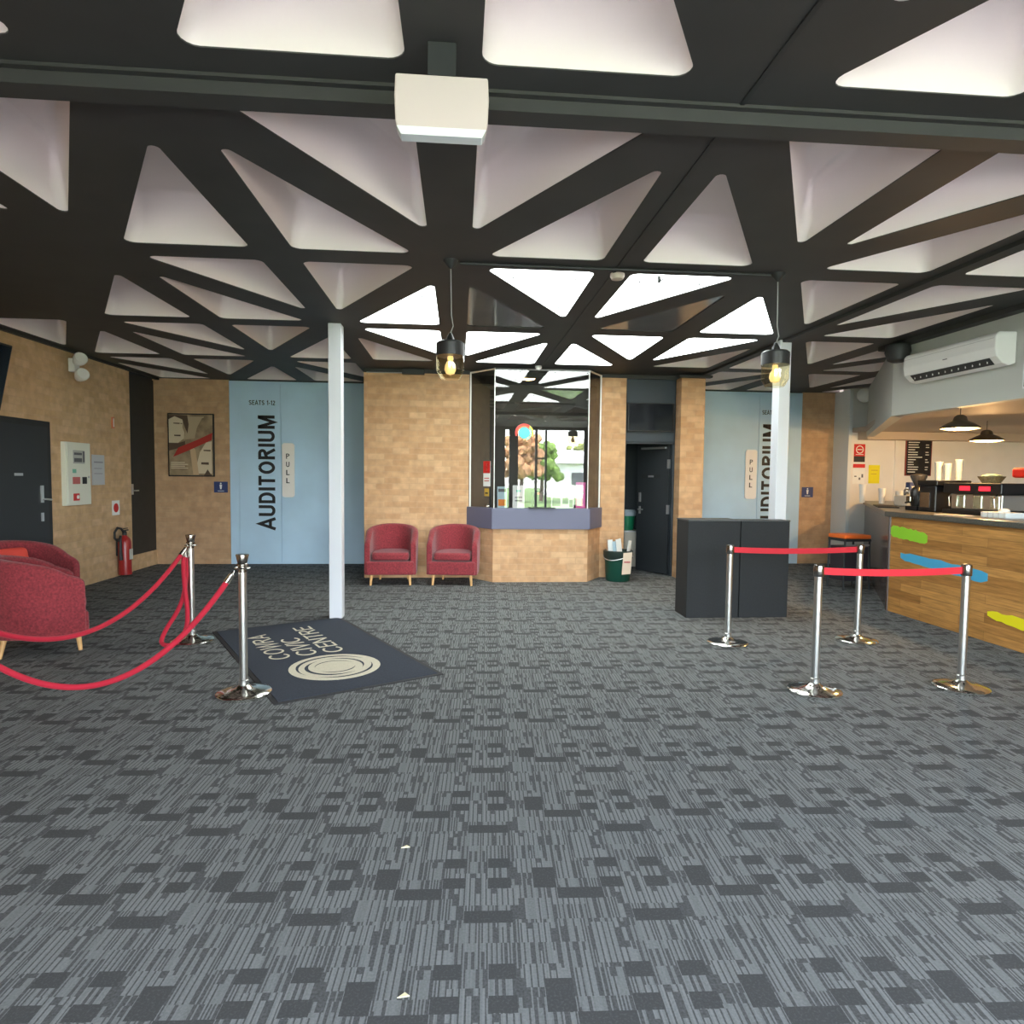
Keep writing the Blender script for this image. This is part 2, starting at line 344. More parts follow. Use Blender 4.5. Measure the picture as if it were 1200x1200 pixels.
# kitchen walls
struct(MB().box(6.72, 10.5, 10.72, 10.9, 0, CZ+.4).build('wall_kitchen', white))
struct(MB().box(6.66, 6.72, 10.6, YB, 0, CZ).build('trim_2', mat('door_trim_white', (.70, .74, .74), .4)))
struct(MB().box(10.5, 10.7, YF, 10.9, 0, CZ+.4).build('wall_right', white))
struct(MB().box(7.58, 7.62, 10.69, 10.72, 0, 2.32).build('trim_3', white_gloss))
# front wall behind the viewpoint with glazed entrance
struct(MB().box(XL-.3, -1.8, YF-.2, YF, 0, CZ+.45).box(6.3, 10.7, YF-.2, YF, 0, CZ+.45).build('wall_front', brick_x))
fr = MB()
for a, b in ((-1.8, -1.72), (-.45, -.38), (.95, 1.42), (1.55, 1.82), (2.35, 2.42), (2.66, 2.72), (3.88, 4.06), (5.1, 5.18), (6.22, 6.3)): fr.box(a, b, YF-.12, YF-.02, 0, 2.98)
fr.box(-1.8, 6.3, YF-.12, YF-.02, 2.95, CZ+.45).box(2.42, 2.66, YF-.1, YF-.04, 2.05, 2.1).box(-1.8, 1.0, YF-.1, YF-.04, 2.3, 2.36)
struct(fr.build('window_1', black))

# ceiling: triangulated black grid with a rounded coffer in every opening
def tri_hole(kind, r, m, iv=.141, ih=.125, idg=.152):
    nr = m if (m+r) % 2 == 1 else m+1; nr1 = m+1 if nr == m else m
    P = lambda c, rr: Vector((X0+c*s_/2, Z0+rr*h_))
    a = P(nr, r); c = P(nr1, r+1); b = P(nr1, r) if kind == 'n' else P(nr, r+1)
    ce = (a+b+c)/3; V = [a, b, c]; ins = [ih, iv, idg] if kind == 'n' else [iv, ih, idg]
    if kind == 'n' and r == 0: ins = [.17, iv, idg]
    L = []
    for i in range(3):
        p, q = V[i], V[(i+1) % 3]; d = (q-p).normalized(); n = Vector((-d.y, d.x))
        if n.dot(ce-p) < 0: n = -n
        L.append((n, n.dot(p)+ins[i]))
    out = []
    for i in range(3):
        (n1, c1), (n2, c2) = L[i-1], L[i]; det = n1.x*n2.y-n1.y*n2.x
        out.append(Vector(((c1*n2.y-c2*n1.y)/det, (n1.x*c2-n2.x*c1)/det)))
    return out
def inset_round(V, ins, rads, n=5):
    V = list(V)
    area2 = sum(V[i].x*V[(i+1) % 3].y-V[(i+1) % 3].x*V[i].y for i in range(3))
    if area2 < 0: V = V[::-1]; rads = rads[::-1]
    L = []
    for i in range(3):
        p, q = V[i], V[(i+1) % 3]; d = (q-p).normalized(); nn = Vector((-d.y, d.x)); L.append((nn, nn.dot(p)+ins))
    pts = []
    for i in range(3):
        (n1, c1), (n2, c2) = L[i-1], L[i]; det = n1.x*n2.y-n1.y*n2.x
        v = Vector(((c1*n2.y-c2*n1.y)/det, (n1.x*c2-n2.x*c1)/det))
        r = max(rads[i]-ins*.5, .012)
        bis = (n1+n2).normalized(); cd = r/bis.dot(n1); ce = v+bis*cd
        a1 = math.atan2(-n1.y, -n1.x); a2 = math.atan2(-n2.y, -n2.x)
        while a2 < a1: a2 += 2*PI
        for k in range(n+1):
            a = a1+(a2-a1)*k/n; pts.append(Vector((ce.x+r*math.cos(a), ce.y+r*math.sin(a))))
    return pts
LIT = {('n', 1, 0): 'widest of the far row', ('n', 1, 1): '', ('f', 1, -1): '', ('f', 1, 2): '', ('n', 2, -1): '', ('n', 2, 0): '', ('f', 2, 0): '', ('f', 2, 1): '', ('n', 2, 1): '', ('n', 2, 2): ''}
LITLAB = {('n', 1, 0): 'large glowing skylight triangle pointing down, directly left of the smoke detector',
 ('n', 1, 1): 'widest glowing skylight wedge, right of the smoke detector and pointing right',
 ('f', 1, -1): 'glowing skylight triangle between the left white column and the left pendant cable',
 ('f', 1, 2): 'glowing skylight triangle directly beside the right pendant cable, upper of the two there',
 ('n', 2, -1): 'thin glowing skylight triangle above the left brick wall, just behind the left pendant jar',
 ('n', 2, 0): 'thin glowing skylight triangle just right of the left pendant jar, pointing right',
 ('f', 2, 0): 'glowing skylight triangle above the left half of the ticket booth glass, pointing right',
 ('f', 2, 1): 'glowing skylight triangle above the right half of the ticket booth glass',
 ('n', 2, 1): 'small glowing skylight triangle pointing down at the doorway beside the booth',
 ('n', 2, 2): 'long thin glowing skylight triangle left of the right pendant jar'}
DULL = {('f', 1, 0): 'unlit grey ceiling pane just right of the left pendant cable, reflecting the room', ('f', 1, 1): 'unlit grey ceiling pane between glowing panes, over the middle of the row'}
ceiling_curve = bpy.data.curves.new('ceiling', 'CURVE'); ceiling_curve.dimensions = '2D'; ceiling_curve.fill_mode = 'BOTH'; ceiling_curve.extrude = .003
def spl(pts):
    s = ceiling_curve.splines.new('POLY'); s.points.add(len(pts)-1); s.use_cyclic_u = True
    for p, q in zip(s.points, pts): p.co = (q[0], q[1], 0, 1)
spl([(XL-.3, YF-.2), (10.8, YF-.2), (10.8, YB+.3), (XL-.3, YB+.3)])
coffers = []
for r in range(-1, 4):
    for m in range(-4, 6):
        if m >= 4 and r < 2: continue
        if r == 3 and -1 <= m <= 2: continue
        if r in (0, 1) and m == -4: continue
        for k in 'nf':
            if (k, r, m) in (('f', 0, -3), ('n', 1, -3)): continue
            V = tri_hole(k, r, m)
            if min(v.x for v in V) < XL+.02: continue
            V2 = [Vector((v.x, min(v.y, YB-.04))) for v in V]
            rads = []
            for i in range(3):
                p = V2[i]; e1 = (V2[i-1]-p).normalized(); e2 = (V2[(i+1) % 3]-p).normalized(); ang = math.acos(max(-1, min(1, e1.dot(e2))))
                rads.append(.065 if ang > 1.3 else .055 if ang > .8 else .028)
            spl(inset_round(V2, 0, rads)); coffers.append((k, r, m, V2, rads))
tc = bpy.data.objects.new('tmp', ceiling_curve); C.objects.link(tc); bpy.context.view_layer.update()
cm = bpy.data.meshes.new_from_object(tc.evaluated_get(bpy.context.evaluated_depsgraph_get())); bpy.data.objects.remove(tc)
cm.materials.clear(); cm.materials.append(ceil_black); cm.name = 'ceiling'
ceiling = struct(bpy.data.objects.new('ceiling', cm)); C.objects.link(ceiling); ceiling.location = (0, 0, CZ+.003)
for k, r, m, V, rads in coffers:
    key = (k, r, m)
    cx = sum(v.x for v in V)/3; cyy = sum(v.y for v in V)/3
    if key in LIT or key in DULL:
        pts = inset_round(V, -.012, rads)
        mb = MB().prism([(p.x-cx, p.y-cyy) for p in pts], 0, .012)
        if key in LIT:
            t = thing('skylight', LITLAB[key], 'skylight', (cx, cyy, CZ+.007), group='glowing triangular skylight panes')
            mb.build('pane', sky_emit, t)
            for i in range(3):
                q = V[i].lerp(Vector((cx, cyy)), .42)
                MB().lathe([(.008, -.012), (.008, 0)], q.x-cx, q.y-cyy, 8).build('fixing', black, t)
        else:
            o = mb.build('ceiling_pane', dull_pane, loc=(cx, cyy, CZ+.007)); tag(o, DULL[key], 'ceiling panel', 'unlit panes between the skylights')
        continue
    rs = []
    for z, ins in ((.004, -.002), (.10, .012), (.27, .045), (.305, .058), (.325, .085)):
        rs.append([(p.x, p.y, z) for p in inset_round(V, ins, [q+.02*(z > .05) for q in rads])])
    mb = MB(); mb.rings(rs, cap=False); n = len(rs[0]); mb.f.append(tuple((len(rs)-1)*n+i for i in range(n)))
    o = mb.build('coffer', coffer_w, ceiling, smooth=True); o.location = (0, 0, -.003)
# opaque roof over everything
struct(MB().box(XL-.4, 10.9, YF-.3, YB+.4, CZ+.40, CZ+.5).build('trim_4', black))
# slim beams under the grid
struct(MB().box(XL, 4.95, 2.69, 2.80, CZ-.065, CZ).box(XL, 4.95, 2.66, 2.83, CZ-.014, CZ).build('trim_5', ceil_black))
struct(MB().box(3.56, 3.66, 2.8, YB, CZ-.03, CZ).build('trim_6', ceil_black))
struct(MB().box(4.84, 4.95, YF, 7.2, CZ-.05, CZ).box(XL, XL+.05, YF, YB, CZ-.03, CZ).build('trim_7', ceil_black))
struct(MB().box(1.145, 1.165, 2.83, 9.08, CZ-.006, CZ).box(1.145, 1.165, YF, 2.66, CZ-.006, CZ).build('trim_8', black))

# columns
for (x, y, lab) in ((-1.27, 6.87, 'slim white square column standing at the far corner of the navy entrance mat'), (3.6, 7.03, 'slim white square column standing behind the pair of black cabinets')):
    t = thing('column', lab, 'column', (x, y, 0), group='white steel columns')
    MB().box(-.065, .065, -.08, .08, 0.0, CZ).build('shaft', col_w, t, bevel=.006)

# ------------------------------------------------------------------ brick booth wall and ticket booth
YW = 9.54
struct(MB().box(-1.37, .15, YW, YW+.23, 0, 2.985).box(2.12, 2.49, YW, YW+.23, 0, 2.985).build('wall_booth', brick_x))
struct(MB().box(3.27, 3.63, 9.36, 9.6, 0, 2.99).build('wall_pillar', brick_x))
struct(MB().box(-1.37, 3.63, YW+.02, YW+.23, 2.985, CZ).build('trim_9', ceil_black))
struct(MB().box(-1.37, -1.25, YW+.23, YB, 0, CZ).box(2.49, 2.52, YW+.23, YB, 0, CZ).box(3.5, 3.6, 9.6, YB, 0, CZ).build('wall_inner', dark_wall))
struct(MB().box(-1.25, 2.49, YB-.15, YB, 0, CZ).build('wall_inner', grey_int))
struct(MB().box(2.49, 3.27, 9.62, 9.72, 2.04, CZ).build('wall_lintel', mat('slate_blue_black_panel', (.028, .042, .058), .55)))
BP = [(.15, YW), (.49, 9.1), (1.85, 9.1), (2.12, YW)]
struct(MB().prism([(.49, 9.1), (1.85, 9.1), (1.85, 9.33), (.49, 9.33)], 0, .76).build('wall_bay', brick_x))
struct(MB().prism([(.49, 9.1), (.49, 9.33), (.3, YW), (.15, YW)], 0, .76).build('wall_bay', brick_dl))
struct(MB().prism([(1.85, 9.1), (2.12, YW), (1.97, YW), (1.85, 9.33)], 0, .76).build('wall_bay', brick_dr))
struct(MB().box(.15, .165, YW+.03, YW+.3, 0, CZ).box(2.105, 2.12, YW+.03, YW+.3, 0, CZ).build('trim_14', grey_int))
tb = thing('ticket_booth', 'glass ticket booth with slate blue ledge bulging out of the brick wall', 'ticket booth', (1.17, 9.1, 0))
def rel(p, o=(1.17, 9.1)): return (p[0]-o[0], p[1]-o[1])
MB().prism([rel(p) for p in ((.12, YW), (.47, 9.06), (1.87, 9.06), (2.15, YW), (2.0, YW+.02), (1.8, 9.4), (.55, 9.4), (.28, YW+.02))], .76, 1.055).build('ledge', ledge_m, tb, bevel=.004)
gp = [(.17, YW-.01), (.50, 9.11), (1.84, 9.11), (2.10, YW-.01)]
for a, b in zip(gp, gp[1:]):
    d = Vector((b[0]-a[0], b[1]-a[1])); n = Vector((-d.y, d.x)).normalized()*.006
    q = [rel(a), rel(b), rel((b[0]+n.x, b[1]+n.y)), rel((a[0]+n.x, a[1]+n.y))]
    v = [(x, y, z) for z in (1.06, 3.0) for x, y in (q[0], q[1])]
    MB().add(v, [(0, 1, 3, 2)]).build('glass_pane', booth_glass, tb)
for i, p in enumerate(gp):
    w_ = .011 if i in (0, 3) else .005; x, y = rel(p); MB().box(x-w_, x+w_, y-.008, y+.008, 1.055, 3.02).build('frame_post', mat('pale_frame', (.8, .8, .76), .3), tb)
tp = MB()
for a, b in zip(gp, gp[1:]):
    a3 = (*rel(a), 3.01); b3 = (*rel(b), 3.01); tp.tube([a3, b3], .014, 4)
tp.build('top_rail', satin, tb)
MB().box(-.18, .2, -.07, .03, 1.055, 1.068).build('coin_tray', black, tb, bevel=.003)
lg = MB()
for i, (c_, r0, r1, a0, a1) in enumerate((((.75, .06, .05), .105, .13, .9, 3.5), ((.9, .25, .1), .085, .10, .5, 3.3), ((.1, .6, .65), 0, .08, 0, 6.28), ((.15, .65, .45), .09, .105, -1.3, .8), ((.75, .7, .1), .11, .13, -.4, .9))):
    pts = []; n = 18
    mm = mat('logo_colour_%s' % 'abcde'[i], c_, .5)
    mb = MB(); v = []; fs = []
    for k in range(n+1):
        a = a0+(a1-a0)*k/n; v += [(-.25+r0*math.cos(a), .002, 2.12+r0*math.sin(a)), (-.25+r1*math.cos(a), .002, 2.12+r1*math.sin(a))]
    for k in range(n): fs.append((2*k, 2*k+1, 2*k+3, 2*k+2))
    mb.add([(x, y-.001*i, z) for x, y, z in v], fs); mb.build('window_logo', mm, tb)
# booth contents (standing on the ledge inside the glass)
def flat(name, label, cat, x0, x1, z0, z1, y, base, marks=(), rz=0, group=None, t=.008, parent=None):
    cx, cz = (x0+x1)/2, z0; tgt = thing(name, label, cat, (cx, y, z0), rz, group)
    MB().box(x0-cx, x1-cx, 0, t, 0, z1-z0).build('sheet', base, tgt)
    for (a, b, c, d, m) in marks: # fractions of width/height
        W, H = x1-x0, z1-z0
        MB().box(x0-cx+a*W, x0-cx+b*W, -.003, -.0003, c*H, d*H).build('print', m, tgt)
    return tgt
pr_g = mat('print_grey', (.12, .12, .13), .7); pr_o = mat('print_orange', (.8, .25, .04), .7); pr_p = mat('pink_acrylic', (.75, .12, .40), .3); pr_t = mat('print_teal', (.25, .6, .55), .7); pr_r = mat('print_faded_red', (.55, .15, .14), .7); pr_gold = mat('gold_print', (.5, .33, .05), .5); pr_blue = mat('sign_navy', (.03, .05, .16), .5)
flat('leaflet_card', 'colourful orange and blue leaflet card standing inside the booth glass at its left corner', 'leaflet', .55, .69, 1.056, 1.36, 9.17, paper_b, ((.1, .9, .1, .4, pr_o), (.1, .9, .75, .9, pr_g)))
flat('notice_card', 'white notice card propped inside the booth glass, left of the card terminal', 'notice', .77, .94, 1.056, 1.38, 9.17, paper, ((.2, .8, .3, .34, pr_g), (.2, .8, .45, .49, pr_g), (.3, .7, .7, .8, pr_t)))
t = thing('card_terminal', 'dark card terminal with red button standing behind the coin tray in the booth', 'terminal', (1.16, 9.24, 1.056))
MB().box(-.11, .11, -.05, .05, 0, .24).build('body', black, t, bevel=.01); MB().box(-.07, .03, -.03, .03, .24, .43).build('screen', mat('dark_screen', (.02, .02, .02), .2), t, bevel=.01); MB().lathe([(.02, -.0), (.02, .012)], 0, 0, 12).build('button', red_p, t, loc=(-.02, -.052, .21)).rotation_euler = (PI/2, 0, 0)
flat('photo_card', 'black and white photograph card standing inside the booth glass, right of centre', 'photo', 1.33, 1.66, 1.056, 1.36, 9.2, paper, ((.05, .4, .1, .5, pr_g), (.5, .75, .2, .7, pr_g), (.8, .95, .05, .4, pr_g)))
flat('brochure_stand', 'pink acrylic brochure stand at the right corner inside the booth', 'brochure stand', 1.69, 1.83, 1.056, 1.43, 9.22, pr_p, ((.1, .6, .1, .5, paper), (.1, .8, .55, .65, pr_g)))
t = thing('counter_bell', 'small silver counter bell on the booth ledge behind the left pane', 'bell', (.42, 9.42, 1.056)); MB().lathe([(.05, 0), (.05, .01), (.04, .03), (.015, .045), (.006, .048), (.006, .06)], n=18).build('dome', steel, t)
an = math.atan2(.43, -.33)+PI
t = flat('warning_sign', 'red and white notice stuck on the left glass pane of the booth', 'sign', .0, .15, 1.36, 1.72, 0, paper, ((0, 1, .52, 1, red_p), (.42, .58, .6, .9, paper), (.15, .85, .2, .24, pr_r), (.15, .85, .3, .34, pr_r)), t=.004); t.location = (.40, 9.225, 1.36); t.rotation_euler = (0, 0, an)
t = flat('gold_sticker', 'small gold sticker low on the left glass pane of the booth', 'sticker', 0, .10, 1.22, 1.33, 0, pr_gold, ((.2, .8, .3, .5, black),), t=.003); t.location = (.40, 9.225, 1.22); t.rotation_euler = (0, 0, an)
t = thing('booth_lamp', 'small warm oval lamp glowing on the ceiling inside the ticket booth', 'lamp', (1.05, 9.95, CZ)); MB().lathe([(.13, 0), (.13, -.02), (.10, -.05), (.02, -.065)], n=24).build('diffuser', mat('warm_diffuser', (1, .9, .6), .4, emit=(1, .72, .30), estr=5), t)
t = thing('dome_camera', 'small white dome camera above the middle of the booth glass', 'camera', (1.10, 9.03, CZ)); MB().lathe([(.05, 0), (.05, -.02), (.035, -.045), (.01, -.058)], n=20).build('housing', white_gloss, t)
t = thing('junction_box', 'small black box fixed at the top of the brick wall above the armchairs', 'box', (-.66, YW-.045, 2.96)); MB().box(-.16, .16, -.045, .04, 0, .08).build('box_body', black, t, bevel=.006)
o = MB().tube([(-1.33, YW-.012, 2.985), (-.82, YW-.012, 2.985)], .008, 8).build('conduit', satin); tag(o, 'thin silver conduit along the top of the brick wall ending at the black box', 'pipe')
o = MB().box(3.2, 3.7, 9.25, 9.35, 2.975, 3.012).build('ceiling_bracket', black, bevel=.01); tag(o, 'black bracket above the top of the narrow brick pillar', 'bracket')

# doorway beside the booth
d = thing('side_door', 'black door standing ajar in the doorway right of the ticket booth', 'door', (3.23, 9.70, .0), math.atan2(.866, -.5))
L_ = .66
MB().box(0, L_, -.02, .02, .02, 2.02).build('leaf', dark_door, d, bevel=.003)
MB().box(.16, .56, .020, .024, 1.50, 1.56).build('name_plate', black, d); MB().box(.3, .42, .0245, .026, 1.515, 1.545).build('plate_text', satin, d)
hb = MB().box(L_-.09, L_-.055, .02, .035, 1.12, 1.27).build('lock_plate', satin, d); MB().tube([(L_-.07, .02, 1.0), (L_-.07, .06, 1.0), (L_-.17, .06, 1.0)], .01, 8).build('handle', satin, d)
MB().box(L_-.09, L_-.055, .02, .03, .93, 1.05).build('handle_plate', satin, d)
MB().box(.05, .55, .02, .06, 1.955, 1.985).build('door_closer', satin, d)
for z in (.95, 1.65): MB().box(-.012, .022, .0, .035, z, z+.14).build('hinge', satin, d)
struct(MB().box(2.49, 2.52, 9.62, 9.74, 0, 2.04).box(3.245, 3.27, 9.62, 9.74, 0, 2.04).box(2.49, 3.27, 9.62, 9.74, 2.02, 2.05).build('trim_10', dark_wall))
t = thing('television', 'black wall television above the dark doorway', 'television', (2.88, 9.55, 2.2)); MB().box(-.36, .36, 0, .05, 0, .43).build('case', black, t, bevel=.008); MB().box(-.345, .345, -.003, 0, .015, .415).build('screen', mat('tv_screen', (.006, .008, .012), .12), t); MB().box(-.1, .1, .05, .07, .1, .3).build('bracket', black, t)
t = thing('storage_cabinet', 'beige low cabinet seen through the gap of the black door', 'cabinet', (2.84, 10.72, 0)); MB().box(-.26, .2, -.2, .25, .02, .62).build('carcass', mat('beige_laminate', (.55, .50, .42), .6), t, bevel=.006); MB().box(-.26, .2, -.21, -.2, .6, .625).build('top_edge', satin, t); MB().box(-.05, .05, -.215, -.2, .12, .135).build('pull', satin, t)
t = thing('storage_tub', 'bright green tub with grey lid on the beige cabinet behind the black door', 'tub', (2.84, 10.7, .627)); MB().lathe([(.11, 0), (.135, .24)], n=24).build('tub', green_b, t); MB().lathe([(.15, .24), (.155, .3), (.13, .34)], n=24).build('lid', mat('grey_blue_lid', (.35, .42, .47), .5), t)

# green bin with rolled papers
b = thing('waste_bin', 'dark green round bin with black liner rim, full of papers beside the ticket booth', 'bin', (2.33, 9.22, 0))
MB().lathe([(.16, 0.001), (.175, .02), (.20, .42), (.195, .42), (.17, .03), (0.001, .028)], n=36, cap=False).lathe([(.16, .001), (.001, .001)], n=36, cap=False).build('bucket', green_d, b, smooth=True)
MB().lathe([(.204, .33), (.212, .34), (.216, .44), (.205, .45), (.19, .44), (.18, .3)], n=36, cap=False).build('liner_rim', mat('black_bin_liner', (.02, .035, .03), .3), b, smooth=True)
MB().tube([(.213*math.cos(a), .213*math.sin(a), .345-.03*math.sin(a*2)) for a in [2*PI*i/30 for i in range(31)]], .006, 6).build('cord', satin, b)
MB().add([(-.0, -.222, .12), (.13, -.215, .13), (.15, -.222, .44), (.02, -.224, .43), (-.0, -.226, .12), (.13, -.219, .13), (.15, -.226, .44), (.02, -.228, .43)], [(0, 1, 2, 3), (7, 6, 5, 4), (0, 4, 5, 1), (1, 5, 6, 2), (2, 6, 7, 3), (3, 7, 4, 0)]).build('paper_note', mat('note_beige', (.75, .62, .48), .8), b)
MB().box(.03, .12, -.2295, -.2265, .29, .31).build('note_print', pr_r, b)
for i, (x, y, rx, ry, w2, hh, m, nm) in enumerate(((-.10, -.03, .1, -.08, .035, .62, paper, 'white'), (-.035, -.05, .08, -.12, .025, .60, paper_b, 'blue'), (.05, -.05, .05, -.18, .045, .64, paper, 'white wide'), (.11, .03, .1, .08, .03, .60, paper, 'white'), (-.13, .05, 0, -.05, .03, .62, mat('tan_card', (.55, .33, .2), .8), 'tan'))):
    o = MB().box(-w2, w2, -.006, .006, 0, hh-.06).build('rolled_poster', m, loc=(2.33+x, 9.22+y, .05)); o.rotation_euler = (rx, ry, .2*i)
    tag(o, ['white folded paper leaning at the left front of the green bin', 'narrow pale blue brochure between the white papers in the green bin', 'widest white brochure leaning in the middle of the green bin', 'short white paper at the right side of the green bin', 'tan cardboard strip at the left back of the green bin'][i], 'paper', 'papers in the green bin')

# ------------------------------------------------------------------ auditorium doors
def aud(xl, xr, label, seam, aud_x, aud_z, pull, seats, sx, leaves):
    t = thing('auditorium_door', label, 'door', (xl, YB, 0))
    W = xr-xl; y = 0
    MB().box(0, W, -.0, .03, .0, 3.03).build('frame_panel', blue, t)
    for a_, b_ in leaves: MB().box(a_-xl, b_-xl, -.018, 0, .02, 2.99).build('door_leaf', blue, t, bevel=.003)
    x0, x1, z0, z1 = pull
    pp = MB().yprism(rbox(x0-xl, x1-xl, z0, z1, .045), -.05, -.018).build('pull_handle', mat('ivory_plate', (.92, .87, .82), .4), t, bevel=.005)
    for i, ch in enumerate('PULL'):
        zc = z1-.26-i*.135; text('lettering', ch, ink, t, ((x0+x1)/2-xl-.032, -.0505, zc), (1, 0, 0), (0, 0, 1), .055, .085, h=.08)
    text('lettering', 'AUDITORIUM', ink, t, (aud_x[1]-xl, -.0185, aud_z[0]), (0, 0, 1), (-1, 0, 0), aud_z[1]-aud_z[0], aud_x[1]-aud_x[0], h=.092)
    text('lettering', seats, ink, t, (sx[0]-xl, -.0185, 2.64), (1, 0, 0), (0, 0, 1), sx[1]-sx[0], .075, h=.08)
    return t
aud(-3.77, -1.45, 'pale blue auditorium double door reading SEATS 1-12, behind the left white column', -2.94, (-3.31, -3.04), (.58, 2.47), (-2.92, -2.72, 1.12, 2.02), 'SEATS 1-12', (-3.45, -3.03), ((-3.62, -2.944), (-2.936, -1.5)))
aud(3.66, 6.06, 'pale blue auditorium double door partly hidden behind the right white column', 5.27, (5.34, 5.6), (.58, 2.47), (5.03, 5.24, 1.15, 2.02), 'SEATS 13-24', (5.32, 5.75), ((4.0, 5.266), (5.274, 5.95)))
struct(MB().box(-1.45, -1.37, YB-.01, YB+.03, 0, CZ).build('trim_11', dark_wall))

# ------------------------------------------------------------------ back wall left: poster, sign
sep = mat('poster_sepia', (.30, .22, .13), .5, noise=.4, nscale=6); sep_l = mat('poster_light', (.66, .55, .38), .5); sep_d = mat('poster_dark', (.10, .06, .035), .5)
t = thing('framed_poster', 'framed sepia film poster with faces and a red slash, on the back brick wall', 'poster', (-4.375, YB, 1.45))
MB().box(-.365, .365, -.03, 0, 0, 1.03).build('frame', ink, t, bevel=.003); MB().box(-.345, .345, -.033, -.03, .02, 1.01).build('print_sheet', sep, t)
def yp(pts, y0, y1, nm, m, par): return MB().yprism(pts, y0, y1).build(nm, m, par)
yp([(-.345, .55), (-.20, .55), (-.11, .62), (-.10, .72), (-.13, .80), (-.12, .92), (-.2, 1.0), (-.345, 1.0)], -.035, -.033, 'face', sep_l, t)
yp([(-.12, .60), (.16, .64), (.21, .98), (-.10, .98), (-.06, .8)], -.0345, -.033, 'figure', mat('poster_mid', (.45, .35, .22), .5), t)
yp([(.10, .05), (.33, .05), (.33, .58), (.24, .56), (.14, .40), (.09, .2)], -.036, -.033, 'face', sep_l, t)
yp([(.03, .03), (.12, .03), (.07, .45), (-.02, .5)], -.0365, -.033, 'arm', mat('poster_skin', (.55, .38, .22), .5), t)
for a, b, c_, e in ((-.27, -.17, .86, .875), (-.16, -.13, .86, .87), (-.26, -.16, .66, .68), (.16, .28, .2, .235), (.2, .31, .42, .44)): yp([(a, c_), (b, c_-.005), (b, e), (a, e)], -.0375, -.0365, 'features', sep_d, t)
yp([(-.28, .32), (-.05, .42), (.33, .60), (.345, .72), (.1, .60), (-.2, .47)], -.038, -.0365, 'red_slash', mat('poster_red', (.42, .03, .02), .5), t)
yp([(-.345, .93), (-.25, .98), (-.13, .93), (-.09, .80), (-.05, .70), (-.03, .85), (-.05, 1.0), (-.345, 1.0)], -.0362, -.0355, 'hair', sep_d, t)
yp([(-.345, .42), (-.2, .46), (-.09, .50), (-.09, .58), (-.2, .545), (-.345, .545)], -.0362, -.0355, 'collar', sep_d, t)
yp([(.20, .02), (.26, .12), (.31, .04), (.33, .02)], -.0368, -.036, 'chin_shadow', sep_d, t)
yp([(.06, .62), (.10, .80), (.18, .95), (.24, .98), (.24, .66)], -.0362, -.0355, 'hair', sep, t)
for i in range(4): yp([(-.32, .13+i*.03), (-.05-.05*(i % 2), .13+i*.03), (-.05-.05*(i % 2), .145+i*.03), (-.32, .145+i*.03)], -.038, -.033, 'caption', sep_l, t)
def toilet(x0, x1, label):
    t = thing('toilet_sign', label, 'sign', ((x0+x1)/2, YB, 1.19)); w2 = (x1-x0)/2
    MB().box(-w2, w2, -.006, 0, 0, .18).build('plate', pr_blue, t)
    MB().yprism(disc(0, .15, .013), -.008, -.006).yprism([(-.02, .13), (.02, .13), (.014, .08), (.01, .055), (-.01, .055), (-.014, .08)], -.008, -.006).build('figure', paper, t)
    MB().box(-.05, .05, -.008, -.006, .022, .03).build('caption', paper, t)
toilet(-4.03, -3.81, 'small navy toilet sign under the right corner of the film poster')
toilet(6.1, 6.31, 'small navy toilet sign on the brown brick right of the right auditorium door')

# ------------------------------------------------------------------ left wall fittings
def wx(y, z): return (XL, y, z)
d = struct(MB().box(XL-.02, XL+.03, 7.05, 8.22, 0, 2.10).build('door_1', black, bevel=.004))
MB().box(XL+.03, XL+.04, 7.12, 8.14, .01, 2.03).build('leaf', dark_door, d); MB().box(XL+.04, XL+.044, 7.55, 7.69, 1.455, 1.485).build('name_plate', satin, d)
MB().box(XL+.04, XL+.055, 7.99, 8.03, 1.14, 1.34).build('lock_plate', satin, d); MB().tube([(XL+.04, 8.01, 1.18), (XL+.09, 8.01, 1.18), (XL+.09, 8.11, 1.17)], .011, 8).build('handle', satin, d); MB().box(XL+.04, XL+.05, 7.99, 8.03, .92, 1.02).build('deadlock', satin, d)
d = struct(MB().box(XL-.06, XL-.035, 10.2, YB-.02, .24, 3.0).build('door_2', black)); MB().box(XL-.035, XL-.02, 10.24, 10.29, 1.17, 1.33).build('handle_plate', satin, d); MB().tube([(XL-.03, 10.27, 1.23), (XL+.02, 10.27, 1.23), (XL+.02, 10.36, 1.23)], .01, 8).build('handle', satin, d)
t = thing('fire_alarm_cabinet', 'cream metal fire alarm cabinet on the left brick wall', 'fire panel', (XL, 8.73, 1.08))
MB().box(0, .06, -.27, .27, 0, .80).build('cabinet', cream, t, bevel=.005); MB().box(.06, .068, -.25, .23, .02, .78).build('door', cream, t, bevel=.003)
MB().box(.068, .070, -.13, .12, .53, .70).build('label_sheet', mat('label_grey', (.45, .46, .42), .7), t); MB().box(.070, .071, -.11, .06, .64, .67).box(.070, .071, .08, .12, .55, .69).box(.070, .071, -.11, .06, .55, .6).build('label_print', pr_g, t)
MB().box(.068, .070, -.15, -.07, .41, .46).build('green_label', mat('label_green', (.2, .5, .35), .7), t); MB().box(.068, .070, -.15, .01, .27, .36).build('wording', pr_r, t); MB().box(.068, .071, .06, .16, .27, .36).build('black_label', black, t)
MB().box(.068, .075, -.14, -.02, .06, .15).build('red_switch', red_p, t); MB().xprism(disc(-.06, .105, .025, 16), .075, .08).build('switch_dial', paper, t); MB().xprism(disc(.20, .36, .014, 12), .068, .085).build('lock', satin, t)
